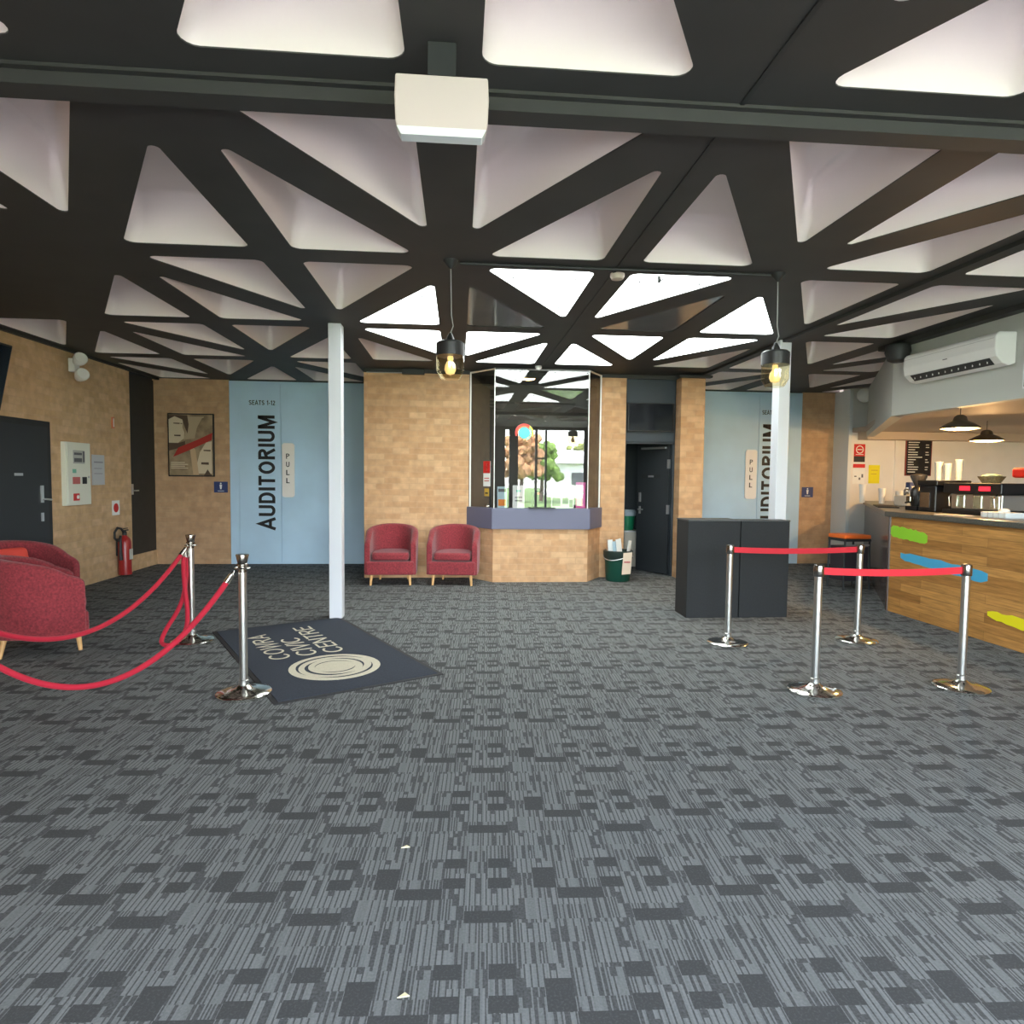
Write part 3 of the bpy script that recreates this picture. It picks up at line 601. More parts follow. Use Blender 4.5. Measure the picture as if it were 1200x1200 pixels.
t = thing('wall_notice', 'pale printed paper sheet on the left brick wall beside the cream cabinet', 'paper', (XL, 9.28, 1.33)); MB().box(0, .012, -.15, .15, 0, .41).build('sheet', mat('notice_grey', (.52, .54, .56), .7), t); MB().box(.012, .0135, -.11, .11, .30, .32).box(.012, .0135, -.11, .08, .22, .23).box(.012, .0135, -.11, .10, .15, .16).build('print', mat('faint_print', (.30, .30, .34), .8), t)
t = thing('extinguisher_sign', 'white square sign with a red disc above the fire extinguisher', 'sign', (XL, 9.72, .89)); MB().box(0, .006, -.1, .1, 0, .21).build('plate', paper, t); MB().xprism(disc(0, .105, .065), .006, .009).build('disc', red_p, t)
t = thing('call_point', 'tiny orange and white strip high on the left brick wall', 'sensor', (XL, 9.68, 2.13)); MB().box(0, .02, -.025, .025, 0, .16).build('body', mat('orange_strip', (.6, .2, .1), .5), t); MB().box(.02, .022, -.01, .01, .02, .14).build('strip', paper, t)
# extinguisher
t = thing('fire_extinguisher', 'red fire extinguisher with coiled black hose on the left brick wall', 'fire extinguisher', (XL+.11, 9.73, .0))
MB().lathe([(.085, .05), (.085, .50), (.07, .55), (.035, .585), (.03, .60)], n=28).lathe([(.088, .05), (.088, .03)], n=28).build('cylinder', mat('extinguisher_red', (.33, .02, .02), .3), t, smooth=True)
MB().lathe([(.03, .60), (.03, .64), (.02, .66)], n=16).box(-.01, .01, -.03, .10, .66, .675).box(-.008, .008, -.02, .09, .69, .70).build('valve', black, t)
MB().tube([(0, -.02, .64), (0, -.09, .70), (0, -.19, .72), (0, -.27, .66), (0, -.27, .58), (0, -.2, .53), (0, -.13, .56), (0, -.11, .60)], .016, 8).tube([(0, -.11, .6), (0, -.12, .4), (0, -.11, .25)], [.016, .02, .028], 8).build('hose', black, t, smooth=True)
MB().box(-.11, -.085, -.03, .03, .3, .55).build('wall_bracket', black, t); MB().box(.0855, .087, -.05, .05, .25, .4).build('label_band', mat('label_pale', (.6, .6, .55), .6), t)
# twin spot emergency light
t = thing('twin_spotlight', 'white twin emergency spotlight high on the left brick wall', 'light', (XL, 8.72, 2.82)); MB().box(0, .08, -.06, .06, -.05, .12).build('body', white_gloss, t, bevel=.01)
for y_, z_ in ((-.08, .09), (-.05, -.1)):
    o = MB().lathe([(.05, -.07), (.075, .0), (.08, .06), (.07, .075)], n=20).build('spot_head', white_gloss, t, smooth=True); o.location = (.15, y_, z_); o.rotation_euler = (0, 1.2, -.7)
# tv left
t = thing('wall_television', 'black television on a bracket at the left edge above the black door', 'television', (XL+.36, 6.24, 2.10)); t.rotation_euler = (0, math.radians(12), 0)
MB().box(-.03, .03, -.60, .60, 0, .66).build('case', black, t, bevel=.01); MB().box(.03, .033, -.58, .58, .02, .64).build('screen', mat('tv_screen', (.006, .008, .012), .12), t); MB().box(-.40, -.03, -.05, .05, .3, .42).build('bracket', black, t)

# ------------------------------------------------------------------ tub armchairs
def make_chair(label, loc, rz, group='red tub armchairs'):
    t = thing('tub_armchair', label, 'armchair', loc, rz, group)
    path = []; R = .335; yc = -.02
    for i in range(7): path.append((-R, -.31+i*(.31+yc)/7))
    for i in range(19):
        a = PI-PI*i/18; path.append((R*math.cos(a), yc+R*1.0*math.sin(a)))
    for i in range(7): path.append((R, yc-(i+1)*(.31+yc)/7))
    th = .075; rs = []
    n = len(path)
    for i, (x, y) in enumerate(path):
        x0, y0 = path[max(i-1, 0)]; x1, y1 = path[min(i+1, n-1)]; d = Vector((x1-x0, y1-y0)).normalized(); nn = Vector((-d.y, d.x))   # outward
        if nn.dot(Vector((x, y-yc+.05))) < 0: nn = -nn
        u = i/(n-1); k = math.sin(PI*u); top = .64+.17*(max(0, k-.25)/.75)**.75-.05*max(0, 1-min(i, n-1-i)/2.2)**2
        o_ = Vector((x, y))+nn*.01; i_ = Vector((x, y))-nn*th
        fl = .025*k
        prof = [(0.0, .15), (fl*.5, .30), (fl, top-.06), (fl-.008, top-.02), (fl-.03, top), (-th+.03, top), (-th+.0, top-.025), (-th+.0, .5), (-th, .15)]
        ring = []
        for off, z in prof:
            p = Vector((x, y))+nn*(off+.012); ring.append((p.x, p.y, z))
        rs.append(ring)
    MB().rings(rs).build('shell', red_f, t, smooth=True, bevel=.012)
    MB().prism([(-.325, -.335), (.325, -.335), (.325, .0), (.22, .24), (-.22, .24), (-.325, .0)], .15, .335).build('seat_base', red_f, t, bevel=.02)
    MB().prism([(-.255, -.30), (-.2, -.335), (.2, -.335), (.255, -.30), (.255, .0), (.2, .16), (.1, .235), (-.1, .235), (-.2, .16), (-.255, .0)], .345, .455).build('seat_cushion', red_f, t, bevel=.035, seg=4, smooth=True)
    for x in (-.255, .255):
        MB().tube([(x, -.26, .16), (x*1.05, -.275, .0)], [.024, .015], 12).build('leg', leg_w, t, smooth=True)
    for x in (-.19, .19):
        MB().tube([(x, .22, .18), (x*1.06, .26, .0)], [.022, .014], 12).build('leg', leg_w, t, smooth=True)
    return t
ch = make_chair('red tweed tub armchair against the brick wall, left of the pair by the booth', (-.92, 9.13, 0), 0)
def cp(label, loc, rz):
    c = copy_tree(ch); c['label'] = label; c.location = loc; c.rotation_euler = (0, 0, rz); return c
cp('red tweed tub armchair against the brick wall, right one touching the ticket booth', (-.05, 9.10, 0), math.radians(-7))
# near left chair: its back towards the room; front faces the left wall
cp('nearest red tub armchair seen side on at the left edge, past the velvet ropes', (-3.56, 5.72, 0), math.atan2(.60, .80)+PI/2)
cp('dark red tub armchair against the left wall under the television, behind the nearest armchair', (-4.28, 6.72, 0), math.radians(75))
o = MB().box(-.19, .19, -.06, .06, -.19, .19).build('cushion', red_c, bevel=.05, seg=4, smooth=True, loc=(-4.30, 6.52, .575)); o.rotation_euler = (-.25, 0, math.radians(75)-.2); tag(o, 'bright red square cushion propped in the armchair against the left wall', 'cushion')

# ------------------------------------------------------------------ mat
mc = Vector((-1.21, 5.54, 0)); lng = Vector((.488, -.873, 0)); sh = Vector((.873, .488, 0))
t = thing('entrance_mat', 'navy entrance mat with cream COWRA CIVIC CENTRE lettering and spiral logo', 'mat', (mc.x, mc.y, 0), math.atan2(sh.y, sh.x))
# local x = short direction, local -y = long direction towards viewer
MB().yprism([(0, 0)], 0, 0) if False else None
MB().box(-.62, .62, -1.16, 1.16, .001, .007).build('border', mat_edge, t, bevel=.002); MB().box(-.585, .585, -1.125, 1.125, .007, .011).build('pile', mat_navy, t, bevel=.001)
def loc2(x, y): p = Vector((x, y, 0))-mc; return p.dot(sh), p.dot(-lng)
def ring2(cx, cy2, r0, r1, a0, a1, z, nm, m, n=40):
    v = []; fs = []
    for k in range(n+1):
        a = a0+(a1-a0)*k/n
        w0, w1 = r0, r1
        if nm == 'swirl':
            e = min(1, 3.5*min(k/n, 1-k/n)); mid = (r0+r1)/2; w0 = mid-(mid-r0)*e; w1 = mid+(r1-mid)*e
        v += [(cx+w0*math.cos(a), cy2+w0*math.sin(a), z), (cx+w1*math.cos(a), cy2+w1*math.sin(a), z)]
    for k in range(n): fs.append((2*k, 2*k+1, 2*k+3, 2*k+2))
    return MB().add(v, fs).build(nm, m, t)
lx, ly = loc2(-.95, 5.05)
MB().prism([(lx+x, ly+y) for x, y in disc(0, 0, .345, 48)], .011, .0125).build('logo_disc', mat_cream, t)
for r0, r1, a0, a1 in ((.27, .295, .3, 3.6), (.27, .292, 3.9, 6.2), (.20, .228, 1.9, 5.2), (.205, .225, 5.6, 7.9), (.145, .158, .2, 2.9), (.145, .16, 3.6, 5.9)): ring2(lx, ly, r0, r1, a0, a1, .0132, 'swirl', mat_navy)
# text: reads along +y local (away from viewer), letters' up = -x local
for wd, xs_, ys_, W_ in (('COWRA', -.225, -.13, .90), ('CIVIC', -.005, -.13, .64), ('CENTRE', .215, -.15, 1.04)):
    text('lettering', wd, mat_cream, t, (xs_, ys_, .0112), (0, 1, 0), (-1, 0, 0), W_, .165, h=.055)

# ------------------------------------------------------------------ stanchions
def base_parts(t):
    MB().lathe([(.178, 0.0), (.18, .004), (.18, .018), (.172, .026), (.12, .034), (.06, .046), (.04, .062), (.03, .07)], n=48).build('base', steel, t, smooth=True)
    MB().lathe([(.031, .06), (.031, .10), (.0265, .105), (.0265, .86)], n=28).build('pole', steel_b, t, smooth=True)
def belt_post(label, x, y, z=.91):
    t = thing('belt_stanchion', label, 'stanchion', (x, y, 0), group='belt barrier posts')
    base_parts(t)
    MB().lathe([(.033, .825), (.035, .83), (.035, .895), (.032, .905), (.02, .91)], n=28).build('belt_head', mat('dark_chrome', (.30, .28, .26), .22, 1), t, smooth=True)
    return t
P1, P2, P3, P4 = (2.45, 5.62), (2.52, 4.30), (3.64, 4.32), (3.71, 5.66)
belt_post('steel belt post nearest the black cabinets, holding the far red belt', *P1)
belt_post('nearest steel belt post, left end of the near red belt', *P2)
belt_post('steel belt post in front of the timber counter, right end of the near red belt', *P3)
belt_post('farther steel belt post beside the counter corner, right end of the far red belt', *P4)
def belt(label, a, b):
    n = 20; v = []; fs = []
    A = Vector((*a, 0)); B = Vector((*b, 0)); d = (B-A).normalized(); A += d*.035; B -= d*.035; nn = Vector((-d.y, d.x, 0))*.0015
    for i in range(n+1):
        u = i/n; p = A.lerp(B, u); sag = -.015*4*u*(1-u)
        for o_ in (-nn, nn): v += [tuple(p+o_+Vector((0, 0, .838+sag))), tuple(p+o_+Vector((0, 0, .888+sag)))]
    for i in range(n):
        k = i*4; fs += [(k, k+4, k+5, k+1), (k+2, k+3, k+7, k+6), (k, k+2, k+6, k+4), (k+1, k+5, k+7, k+3)]
    o = MB().add(v, fs).build('barrier_belt', belt_m); return tag(o, label, 'barrier belt')
belt('far red retractable belt, stretched in front of the black cabinets', P1, P4)
belt('near red retractable belt, stretched towards the timber counter', P2, P3)
def rope_post(label, x, y, hooks):
    t = thing('rope_stanchion', label, 'stanchion', (x, y, 0), group='velvet rope posts')
    base_parts(t)
    MB().lathe([(.028, .84), (.028, .88), (.036, .885), (.036, .895), (.03, .90), (.042, .955), (.04, .96), (.01, .962)], n=28).build('crown', mat('dark_chrome', (.30, .28, .26), .22, 1), t, smooth=True)
    MB().tube([(.048*math.cos(a), .048*math.sin(a), .868) for a in [2*PI*i/24 for i in range(25)]], .005, 6).lathe([(.03, .862), (.046, .866), (.03, .872)], n=24).build('ring_collar', steel, t, smooth=True)
    return t
RA, RB, RC = (-1.45, 4.46), (-2.36, 5.9), (-3.2, 3.9)
rope_post('near steel rope post standing at the corner of the navy mat', *RA, [])
rope_post('far steel rope post by the mat corner, with a rope looped on it', *RB, [])
rope_post('steel rope post beyond the left edge where both velvet ropes end', *RC, [])
def rope(label, a, b, low, pwr=2.0, pts=None):
    t = thing('velvet_rope', label, 'rope', (a[0], a[1], .0)); o_ = Vector((a[0], a[1], 0))
    if pts is None:
        A = Vector((*a, .85)); B = Vector((*b, .85)); d = (B-A).normalized(); A += d*.05; B -= d*.05; pts = []
        for i in range(41):
            u = i/40; p = A.lerp(B, u); q = abs(2*u-1)**pwr; p.z = low+(.85-low)*q; pts.append(p)
    pts = [Vector(p)-o_ for p in pts]
    MB().tube(pts[1:-1], .019, 12).build('cord', rope_m, t, smooth=True)
    for e in (pts[:3], pts[-3:]):
        q0, q1 = (e[0], e[2]) if e is not None and (e[0]-pts[0]).length < 1e-6 else (e[2], e[0])
        dd = (q1-q0).normalized(); MB().tube([q0, q0+dd*.02, q0+dd*.03, q0+dd*.085, q0+dd*.09], [.006, .009, .019, .021, .021], 12).build('hook_end', steel, t, smooth=True)
rope('long red velvet rope sagging from the near rope post to the left edge', RA, RC, .16)
rope('red velvet rope sagging from the far rope post past the nearest armchair', RB, RC, .31)
hx, hy = RB
lp = [(hx-.045, hy-.02, .85), (hx-.035, hy-.07, .70), (hx-.01, hy-.11, .50), (hx+.02, hy-.14, .32), (hx+.025, hy-.18, .17), (hx-.02, hy-.23, .07), (hx-.10, hy-.25, .035), (hx-.17, hy-.21, .06), (hx-.15, hy-.15, .16), (hx-.09, hy-.10, .28), (hx-.045, hy-.06, .42), (hx-.03, hy-.03, .62), (hx-.05, hy+.02, .84)]
def smoothp(P, n=4):
    P = [Vector(p) for p in P]; out = []
    for i in range(len(P)-1):
        p0, p1, p2, p3 = P[max(i-1, 0)], P[i], P[i+1], P[min(i+2, len(P)-1)]
        for k in range(n):
            u = k/n; out.append(.5*((2*p1)+(p2-p0)*u+(2*p0-5*p1+4*p2-p3)*u*u+(3*p1-p0-3*p2+p3)*u**3))
    out.append(P[-1]); return out
rope('red velvet rope hanging in a loop down to the floor on the far rope post', RB, RB, 0, pts=smoothp(lp))

# ------------------------------------------------------------------ black cabinets
for (a, b, dp, lab) in ((2.45, 3.028, .36, 'black box cabinet, left of the joined pair in front of the right column'), (3.037, 3.58, .20, 'black box cabinet, right of the joined pair in front of the right column')):
    t = thing('plinth_cabinet', lab, 'cabinet', ((a+b)/2, 6.70, 0), group='black cabinets')
    w2 = (b-a)/2; MB().box(-w2, w2, 0, dp, 0, 1.045).build('carcass', box_blk, t, bevel=.004); MB().box(-w2-.003, w2+.003, -.004, dp+.003, 1.045, 1.06).build('top', mat('black_top_board', (.045, .047, .048), .5), t, bevel=.002)

# ------------------------------------------------------------------ servery counter
c = thing('servery_counter', 'long timber clad servery counter with dark top and paint strokes on the right', 'counter', (4.95, 7.02, 0))
ddx, ddy = .497, .868
Lc = 4.1
A = (0, 0); Bp = (Lc*ddx, Lc*ddy)
MB().box(0, .05, -7.4, 0, .0, 1.09).build('timber_front', planks, c)
MB().prism([(0.0, 0.0), (.05, -.03), (Bp[0]+.05, Bp[1]-.03), (Bp[0], Bp[1])], 0, 1.09).build('end_panel', end_panel, c)
MB().prism([(-.012, -.012), (.02, -.03), (.05, .03), (.015, .05)], 0, 1.09).build('corner_trim', mat('dark_brown_trim', (.07, .035, .02), .4), c)
MB().prism([(-.05, -7.4), (.78, -7.4), (.78, -.28), (Bp[0]+.70, Bp[1]-.0), (Bp[0]-.04, Bp[1]), (-.05, .03)], 1.09, 1.15).build('worktop', counter_top, c, bevel=.012)
MB().box(.0, .012, -7.4, 0, 0, .03).build('kick_strip', mat('dark_brown_trim', (.07, .035, .02), .4), c) if False else None
MB().prism([(.04, -7.4), (.7, -7.4), (.7, -.3), (Bp[0]+.6, Bp[1]-.02), (Bp[0]+.06, Bp[1]-.02), (.06, -.02)], .02, 1.09).build('carcass', grey_int, c)
def stroke(pts, m):
    MB().xprism(pts, -.003, -.0002).build('paint_stroke', m, c)
def rough(y0, y1, zc0, zc1, h0, h1, seed):
    rr = random.Random(seed); up = []; dn = []; n = 16
    for i in range(n+1):
        u = i/n; y = y0+(y1-y0)*u; zc = zc0+(zc1-zc0)*u; hh = h0+(h1-h0)*u; e = min(1, .62+5*min(u, 1-u))
        up.append((y-7.02, zc+hh/2*e+rr.uniform(-.009, .009))); dn.append((y-7.02, zc-hh/2*e+rr.uniform(-.006, .006)))
    return up+dn[::-1]
stroke(rough(7.0, 6.42, .93, .89, .13, .12, 1), mat('lime_paint', (.28, .62, .03), .5))
stroke(rough(6.82, 5.62, .66, .60, .085, .12, 2), mat('sky_blue_paint', (.06, .38, .62), .5))
stroke(rough(5.6, 4.75, .27, .22, .07, .13, 3), mat('yellow_paint', (.80, .70, .01), .5))
CT = 1.15
# stool
t = thing('bar_stool', 'black square stool with bright orange seat at the end of the counter', 'stool', (5.42, 8.52, 0), math.radians(4))
MB().box(-.2, .2, -.18, .18, .70, .755).build('seat', orange, t, bevel=.015, seg=3)
MB().box(-.20, .20, -.18, .18, .665, .70).build('seat_frame', black, t, bevel=.004)
for x in (-.185, .185):
    for y in (-.165, .165): MB().tube([(x*1.05, y*1.05, 0), (x, y, .67)], .014, 8).build('leg', black, t)
MB().box(-.18, .18, -.176, -.165, .605, .625).build('rail', satin, t); MB().box(-.18, .18, -.15, .15, .12, .59).build('storage_box', mat('dark_plum_board', (.035, .028, .035), .5), t, bevel=.005)

# soffit above the counter
SB = 2.24
so_ = MB(); 
so_.box(4.95, 5.07, YF, 7.08, SB, CZ)
so_.prism([(4.95, 7.08), (5.07, 7.02), (4.95+3.9*ddx+.1, 7.02+3.9*ddy), (4.95+3.9*ddx, 7.08+3.9*ddy)], SB, CZ)
struct(so_.build('trim_12', mat('soffit_grey_white', (.52, .53, .50), .6)))
kc = MB().prism([(5.0, YF), (10.5, YF), (10.5, 10.8), (6.75, 10.8), (6.75, 10.3), (5.0, 7.05)], 2.33, 2.40)
kb = struct(kc.build('ceiling_kitchen', mat('kitchen_ceiling_beige', (.50, .43, .36), .7)))
struct(MB().box(6.9, 10.5, 10.45, 10.72, 2.20, 2.33).build('trim_13', mat('kitchen_ceiling_beige', (.50, .43, .36), .7)))
# air conditioner
t = thing('air_conditioner', 'white split air conditioner mounted on the grey bulkhead', 'air conditioner', (4.95, 6.03, 2.54))
pr = [(0, .02), (-.06, .0), (-.13, .02), (-.19, .08), (-.205, .16), (-.20, .27), (-.17, .30), (0, .30)]
MB().add(*[[(x, y, z) for y in (-.60, .60) for x, z in pr], [tuple(range(8)), tuple(range(8, 16))[::-1]]+[(i, 8+i, 8+(i+1) % 8, (i+1) % 8) for i in range(8)]]).build('casing', white_gloss, t, bevel=.012, seg=3)
MB().add([(-.135, -.52, .019), (-.188, -.52, .074), (-.188, .50, .074), (-.135, .50, .019), (-.139, -.52, .015), (-.192, -.52, .070), (-.192, .50, .070), (-.139, .50, .015)], [(0, 1, 2, 3), (7, 6, 5, 4), (0, 4, 5, 1), (1, 5, 6, 2), (2, 6, 7, 3), (3, 7, 4, 0)]).build('outlet_slot', mat('vent_dark', (.04, .04, .04), .6), t)
vn = MB()
for i in range(12): y = -.48+i*.085; vn.box(-.172, -.166, y, y+.006, .03, .055)
vn.build('louvre', white_gloss, t); MB().box(-.206, -.204, -.03, .03, .15, .158).build('badge', pr_g, t); MB().box(-.2065, -.204, -.58, .58, .24, .243).build('panel_line', mat('line_grey', (.4, .4, .38), .5), t)
MB().box(-.2055, -.203, -.42, -.14, .268, .276).build('indicator_strip', satin, t)
# speaker
t = thing('ceiling_speaker', 'black round speaker hanging under the ceiling at the bulkhead corner', 'speaker', (4.80, 6.80, 2.82)); MB().lathe([(.06, -.02), (.10, 0), (.13, .09), (.12, .16), (.05, .2)], n=28).build('housing', black, t, smooth=True); MB().box(-.02, .02, -.02, .02, .19, .21).build('bracket', black, t)
t = thing('round_speaker', 'white round wall speaker beside the bulkhead, above the no smoking sign', 'speaker', (6.80, 10.42, 2.93)); o = MB().lathe([(.12, 0), (.12, .03), (.09, .05), (.02, .055)], n=28).build('grille', white_gloss, t, smooth=True); o.rotation_euler = (PI/2, 0, math.radians(-30)); MB().box(-.02, .12, .0, .16, -.03, .03).build('bracket', white_gloss, t)
# chalk menu at right edge
t = thing('menu_board', 'framed black menu board at the right edge of the bulkhead', 'menu board', (4.95, 4.93, 2.32)); MB().box(-.02, 0, -.4, .40, 0, .62).build('frame', satin, t); MB().box(-.024, -.02, -.385, .385, .015, .605).build('board', black, t)
m_ = MB()
for i in range(10): m_.box(-.026, -.024, -.3, .34-.03*(i % 3), .06+i*.052, .075+i*.052)
m_.build('menu_writing', paper, t)
# pendants in kitchen
def dome_lamp(label, x, y, z, r=.19, e=30):
    t = thing('dome_pendant', label, 'pendant lamp', (x, y, z), group='dark dome pendants over the servery')
    MB().lathe([(r, 0), (r*.97, .02), (r*.70, .055), (r*.38, .085), (r*.30, .13), (r*.16, .15), (.0, .152)], n=32, cap=False).lathe([(r*.985, .004), (r*.68, .045), (r*.36, .075), (0, .08)], n=32, cap=False).build('shade', mat('bronze_shade', (.05, .04, .03), .35), t, smooth=True)
    MB().lathe([(r*.93, .004), (r*.6, -.010), (.0, -.012)], n=28, cap=False).build('glow', mat('lamp_glow', (1, .8, .45), .4, emit=(1, .62, .22), estr=9), t)
    MB().tube([(0, 0, .15), (0, 0, 2.33-z)], .004, 6).build('cord', black, t)
    l = bpy.data.lights.new('dome_pendant_light', 'POINT'); l.energy = e; l.color = (1, .56, .22); l.shadow_soft_size = .03
    lo = bpy.data.objects.new('bulb', l); C.objects.link(lo); lo.parent = t; lo.location = (0, 0, -.045)
dome_lamp('dark dome pendant nearer the bulkhead, over the coffee machine', 5.42, 6.62, 2.07)
dome_lamp('dark dome pendant farther inside the servery, lower in view and to the right', 7.19, 8.3, 2.057, .205, 32)

# white wall signs
YK = 10.72
t = thing('no_smoking_sign', 'red and black no smoking sign on the white wall beside the servery', 'sign', (6.94, YK, 1.82)); MB().box(-.10, .10, -.006, 0, 0, .31).build('plate', red_p, t); MB().box(-.10, .10, -.008, -.006, 0, .10).build('lower_band', black, t)
v = []; fs = []
for k in range(25): a = 2*PI*k/24; v += [(.055*math.cos(a), -.009, .215+.055*math.sin(a)), (.07*math.cos(a), -.009, .215+.07*math.sin(a))]
for k in range(24): fs.append((2*k, 2*k+1, 2*k+3, 2*k+2))
MB().add(v, fs).box(-.045, .045, -.0095, -.0085, .208, .222).box(-.07, .07, -.0095, -.0085, .125, .135).build('symbol', paper, t)
t = thing('safety_notice', 'white notice with red heading below the no smoking sign', 'sign', (6.94, YK, 1.44)); MB().box(-.11, .11, -.005, 0, 0, .36).build('sheet', paper, t); MB().box(-.11, .11, -.007, -.005, .28, .345).build('heading', red_p, t); MB().box(-.08, -.04, -.007, -.005, .12, .14).box(-.0, .03, -.007, -.005, .07, .11).box(.05, .08, -.007, -.005, .11, .17).build('pictograms', pr_g, t)
flat('yellow_notice', 'bright yellow paper notice on the white servery wall', 'paper', 7.12, 7.32, 1.45, 1.77, YK-.009, yellow, ((.2, .8, .7, .73, pr_gold), (.2, .7, .5, .53, pr_gold)))
t = thing('chalkboard_menu', 'black chalkboard menu with white writing on the back wall of the servery', 'menu board', (8.02, YK, 1.59)); MB().box(-.24, .24, -.02, 0, 0, .69).build('frame', mat('menu_frame', (.25, .05, .04), .5), t); MB().box(-.225, .225, -.023, -.02, .012, .678).build('board', ink, t)
m_ = MB(); rr = random.Random(3)
for i in range(14):
    z = .06+i*.043; m_.box(-.2, -.2+rr.uniform(.10, .26), -.025, -.023, z, z+.014)
    if i % 3: m_.box(.12, .12+rr.uniform(.03, .07), -.025, -.023, z, z+.014)
m_.build('chalk_writing', paper, t)

# things on the counter
def cup(label, x, y, r, h, group, nm='paper_cup', m=None, z=CT):
    t = thing(nm, label, 'cup', (x, y, z), group=group); MB().lathe([(r*.75, 0), (r, h), (r*1.06, h+.004), (r*1.06, h+.012), (r*.98, h+.012), (r*.7, .01)], n=20).build('cup_body', m or paper, t, smooth=True)
cup('tall white paper cup stack at the far left end of the counter', 6.37, 9.72, .05, .28, 'white paper cups on the counter end')
cup('white paper cup stack, middle of the three on the counter end', 6.49, 9.42, .05, .22, 'white paper cups on the counter end')
cup('white paper cup stack, right of the three on the counter end', 6.63, 9.22, .055, .19, 'white paper cups on the counter end')
t = thing('card_reader', 'dark navy box with pale label behind the white cups on the counter', 'box', (6.95, 9.35, CT)); MB().box(-.1, .1, -.05, .05, 0, .33).build('casing', pr_blue, t, bevel=.008); MB().box(-.07, .07, -.053, -.05, .2, .27).build('label_strip', mat('label_pale', (.6, .6, .55), .6), t)
t = thing('serving_mat', 'black rubber bar mat on the diagonal end of the counter', 'mat', (5.72, 8.22, CT+.001), math.radians(60)); MB().box(-.42, .42, -.12, .12, 0, .012).build('rubber', mat_edge, t)
t = thing('condiment_tray', 'pale grey tray of small jars on the counter left of the grinder', 'tray', (6.32, 8.42, CT)); MB().box(-.25, .25, -.14, .14, 0, .15).build('tray_body', mat('pale_grey_plastic', (.55, .55, .52), .5), t, bevel=.02); 
for i, (x, y, h) in enumerate(((-.2, -.05, .09), (-.05, .02, .07), (.07, -.03, .13))):
    t = thing('condiment_jar', ['squat glass jar at the left of the grey tray', 'low glass jar in the middle of the grey tray', 'tall dark capped bottle at the right of the grey tray'][i], 'jar', (6.32+x, 8.42+y, CT+.151)); MB().lathe([(.035, 0), (.04, .01), (.04, h*.8), (.02, h)], n=16).build('jar_body', steel if i < 2 else black, t, smooth=True); MB().lathe([(.022, h), (.022, h+.02)], n=14).build('cap', satin, t)
mach = mat('machine_black', (.008, .008, .009), .35)
# grinder
t = thing('coffee_grinder', 'black coffee grinder with clear hopper left of the coffee machine', 'grinder', (5.50, 7.32, CT)); MB().prism([(-.09, -.1), (.09, -.1), (.09, .1), (-.09, .1)], 0, .05).build('foot', mach, t, bevel=.01)
MB().lathe([(.07, .05), (.085, .12), (.08, .24), (.05, .28)], n=24).build('body', mach, t, smooth=True); MB().lathe([(.04, .28), (.09, .40), (.09, .42), (.02, .44)], n=24).build('hopper', mat('smoky_plastic', (.05, .045, .04), .15), t, smooth=True)
MB().box(-.13, -.08, -.04, .04, .10, .17).build('doser', steel, t, bevel=.01); MB().tube([(-.09, 0, .1), (-.16, 0, .09)], .01, 8).build('lever', mach, t)
t = thing('bean_grinder', 'wide black grinder cabinet between the small grinder and the coffee machine', 'grinder', (5.55, 6.98, CT)); MB().box(-.2, .2, -.13, .13, 0, .30).build('body', mach, t, bevel=.015); MB().box(-.21, .21, -.16, .15, .30, .36).build('top', mach, t, bevel=.01); MB().box(-.205, -.2, -.05, .1, .05, .22).build('panel', mat('dark_chrome', (.30, .28, .26), .22, 1), t)
t = thing('espresso_machine', 'black and steel espresso machine with two red displays on the counter', 'coffee machine', (5.62, 6.36, CT))
MB().box(-.27, .25, -.36, .38, .0, .05).build('base', mach, t, bevel=.01); MB().box(-.20, .25, -.33, .34, .05, .22).build('body', steel_b, t, bevel=.01); MB().box(-.25, .25, -.37, .40, .22, .335).build('top_housing', mach, t, bevel=.012)
for y in (-.17, .09): MB().box(-.255, -.249, y-.07, y+.07, .255, .30).build('display', mat('red_display', (.3, 0, 0), .4, emit=(1, .015, .03), estr=1.0), t)
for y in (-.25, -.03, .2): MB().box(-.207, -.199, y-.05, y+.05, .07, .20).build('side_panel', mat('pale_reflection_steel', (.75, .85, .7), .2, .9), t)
for y in (-.30, .3): MB().tube([(-.22, y, .22), (-.26, y, .18), (-.25, y, .08)], .008, 8).build('steam_wand', steel, t)
t = thing('wire_basket', 'round wire basket of coloured packets on top of the espresso machine', 'basket', (5.58, 6.35, CT+.336)); MB().lathe([(.08, 0), (.12, .06), (.124, .07), (.115, .06), (.075, .008)], n=24).build('basket_wall', mat('woven_tan', (.25, .18, .08), .6, noise=.4, nscale=60), t, smooth=True); MB().lathe([(.105, .045), (.09, .08), (.04, .095), (.001, .097)], n=14, cap=False).build('packets', mat('mixed_packets', (.22, .30, .22), .5, noise=.5, nscale=30), t)
for i, (x, y, h) in enumerate(((5.52, 7.03, .20), (5.55, 6.93, .18), (5.58, 6.80, .22))):
    cup(['clear cup tower, left of three on the grinder cabinet', 'clear cup tower, shortest and middle of three on the grinder cabinet', 'clear cup tower, tallest and right of three on the grinder cabinet'][i], x, y, .042, h, 'clear cup towers', nm='cup_tower', m=mat('frosted_clear_plastic', (.42, .44, .42), .3), z=CT+.361)
t = thing('cup_lid_box', 'white wire box of napkins on the counter right of the coffee machine', 'box', (5.28, 5.88, CT)); MB().box(-.1, .1, -.17, .13, 0, .055).build('box_body', paper, t, bevel=.008)
g_ = MB()
for i in range(5): y = -.16+i*.065; g_.box(-.103, -.1, y, y+.006, .0, .056)
g_.build('wires', satin, t)
t = thing('white_bowl', 'small white bowl upturned on the napkin box', 'bowl', (5.30, 5.86, CT+.056)); MB().lathe([(.05, 0), (.045, .02), (.02, .035), (.001, .037)], n=20, cap=False).build('bowl_shell', paper, t, smooth=True)
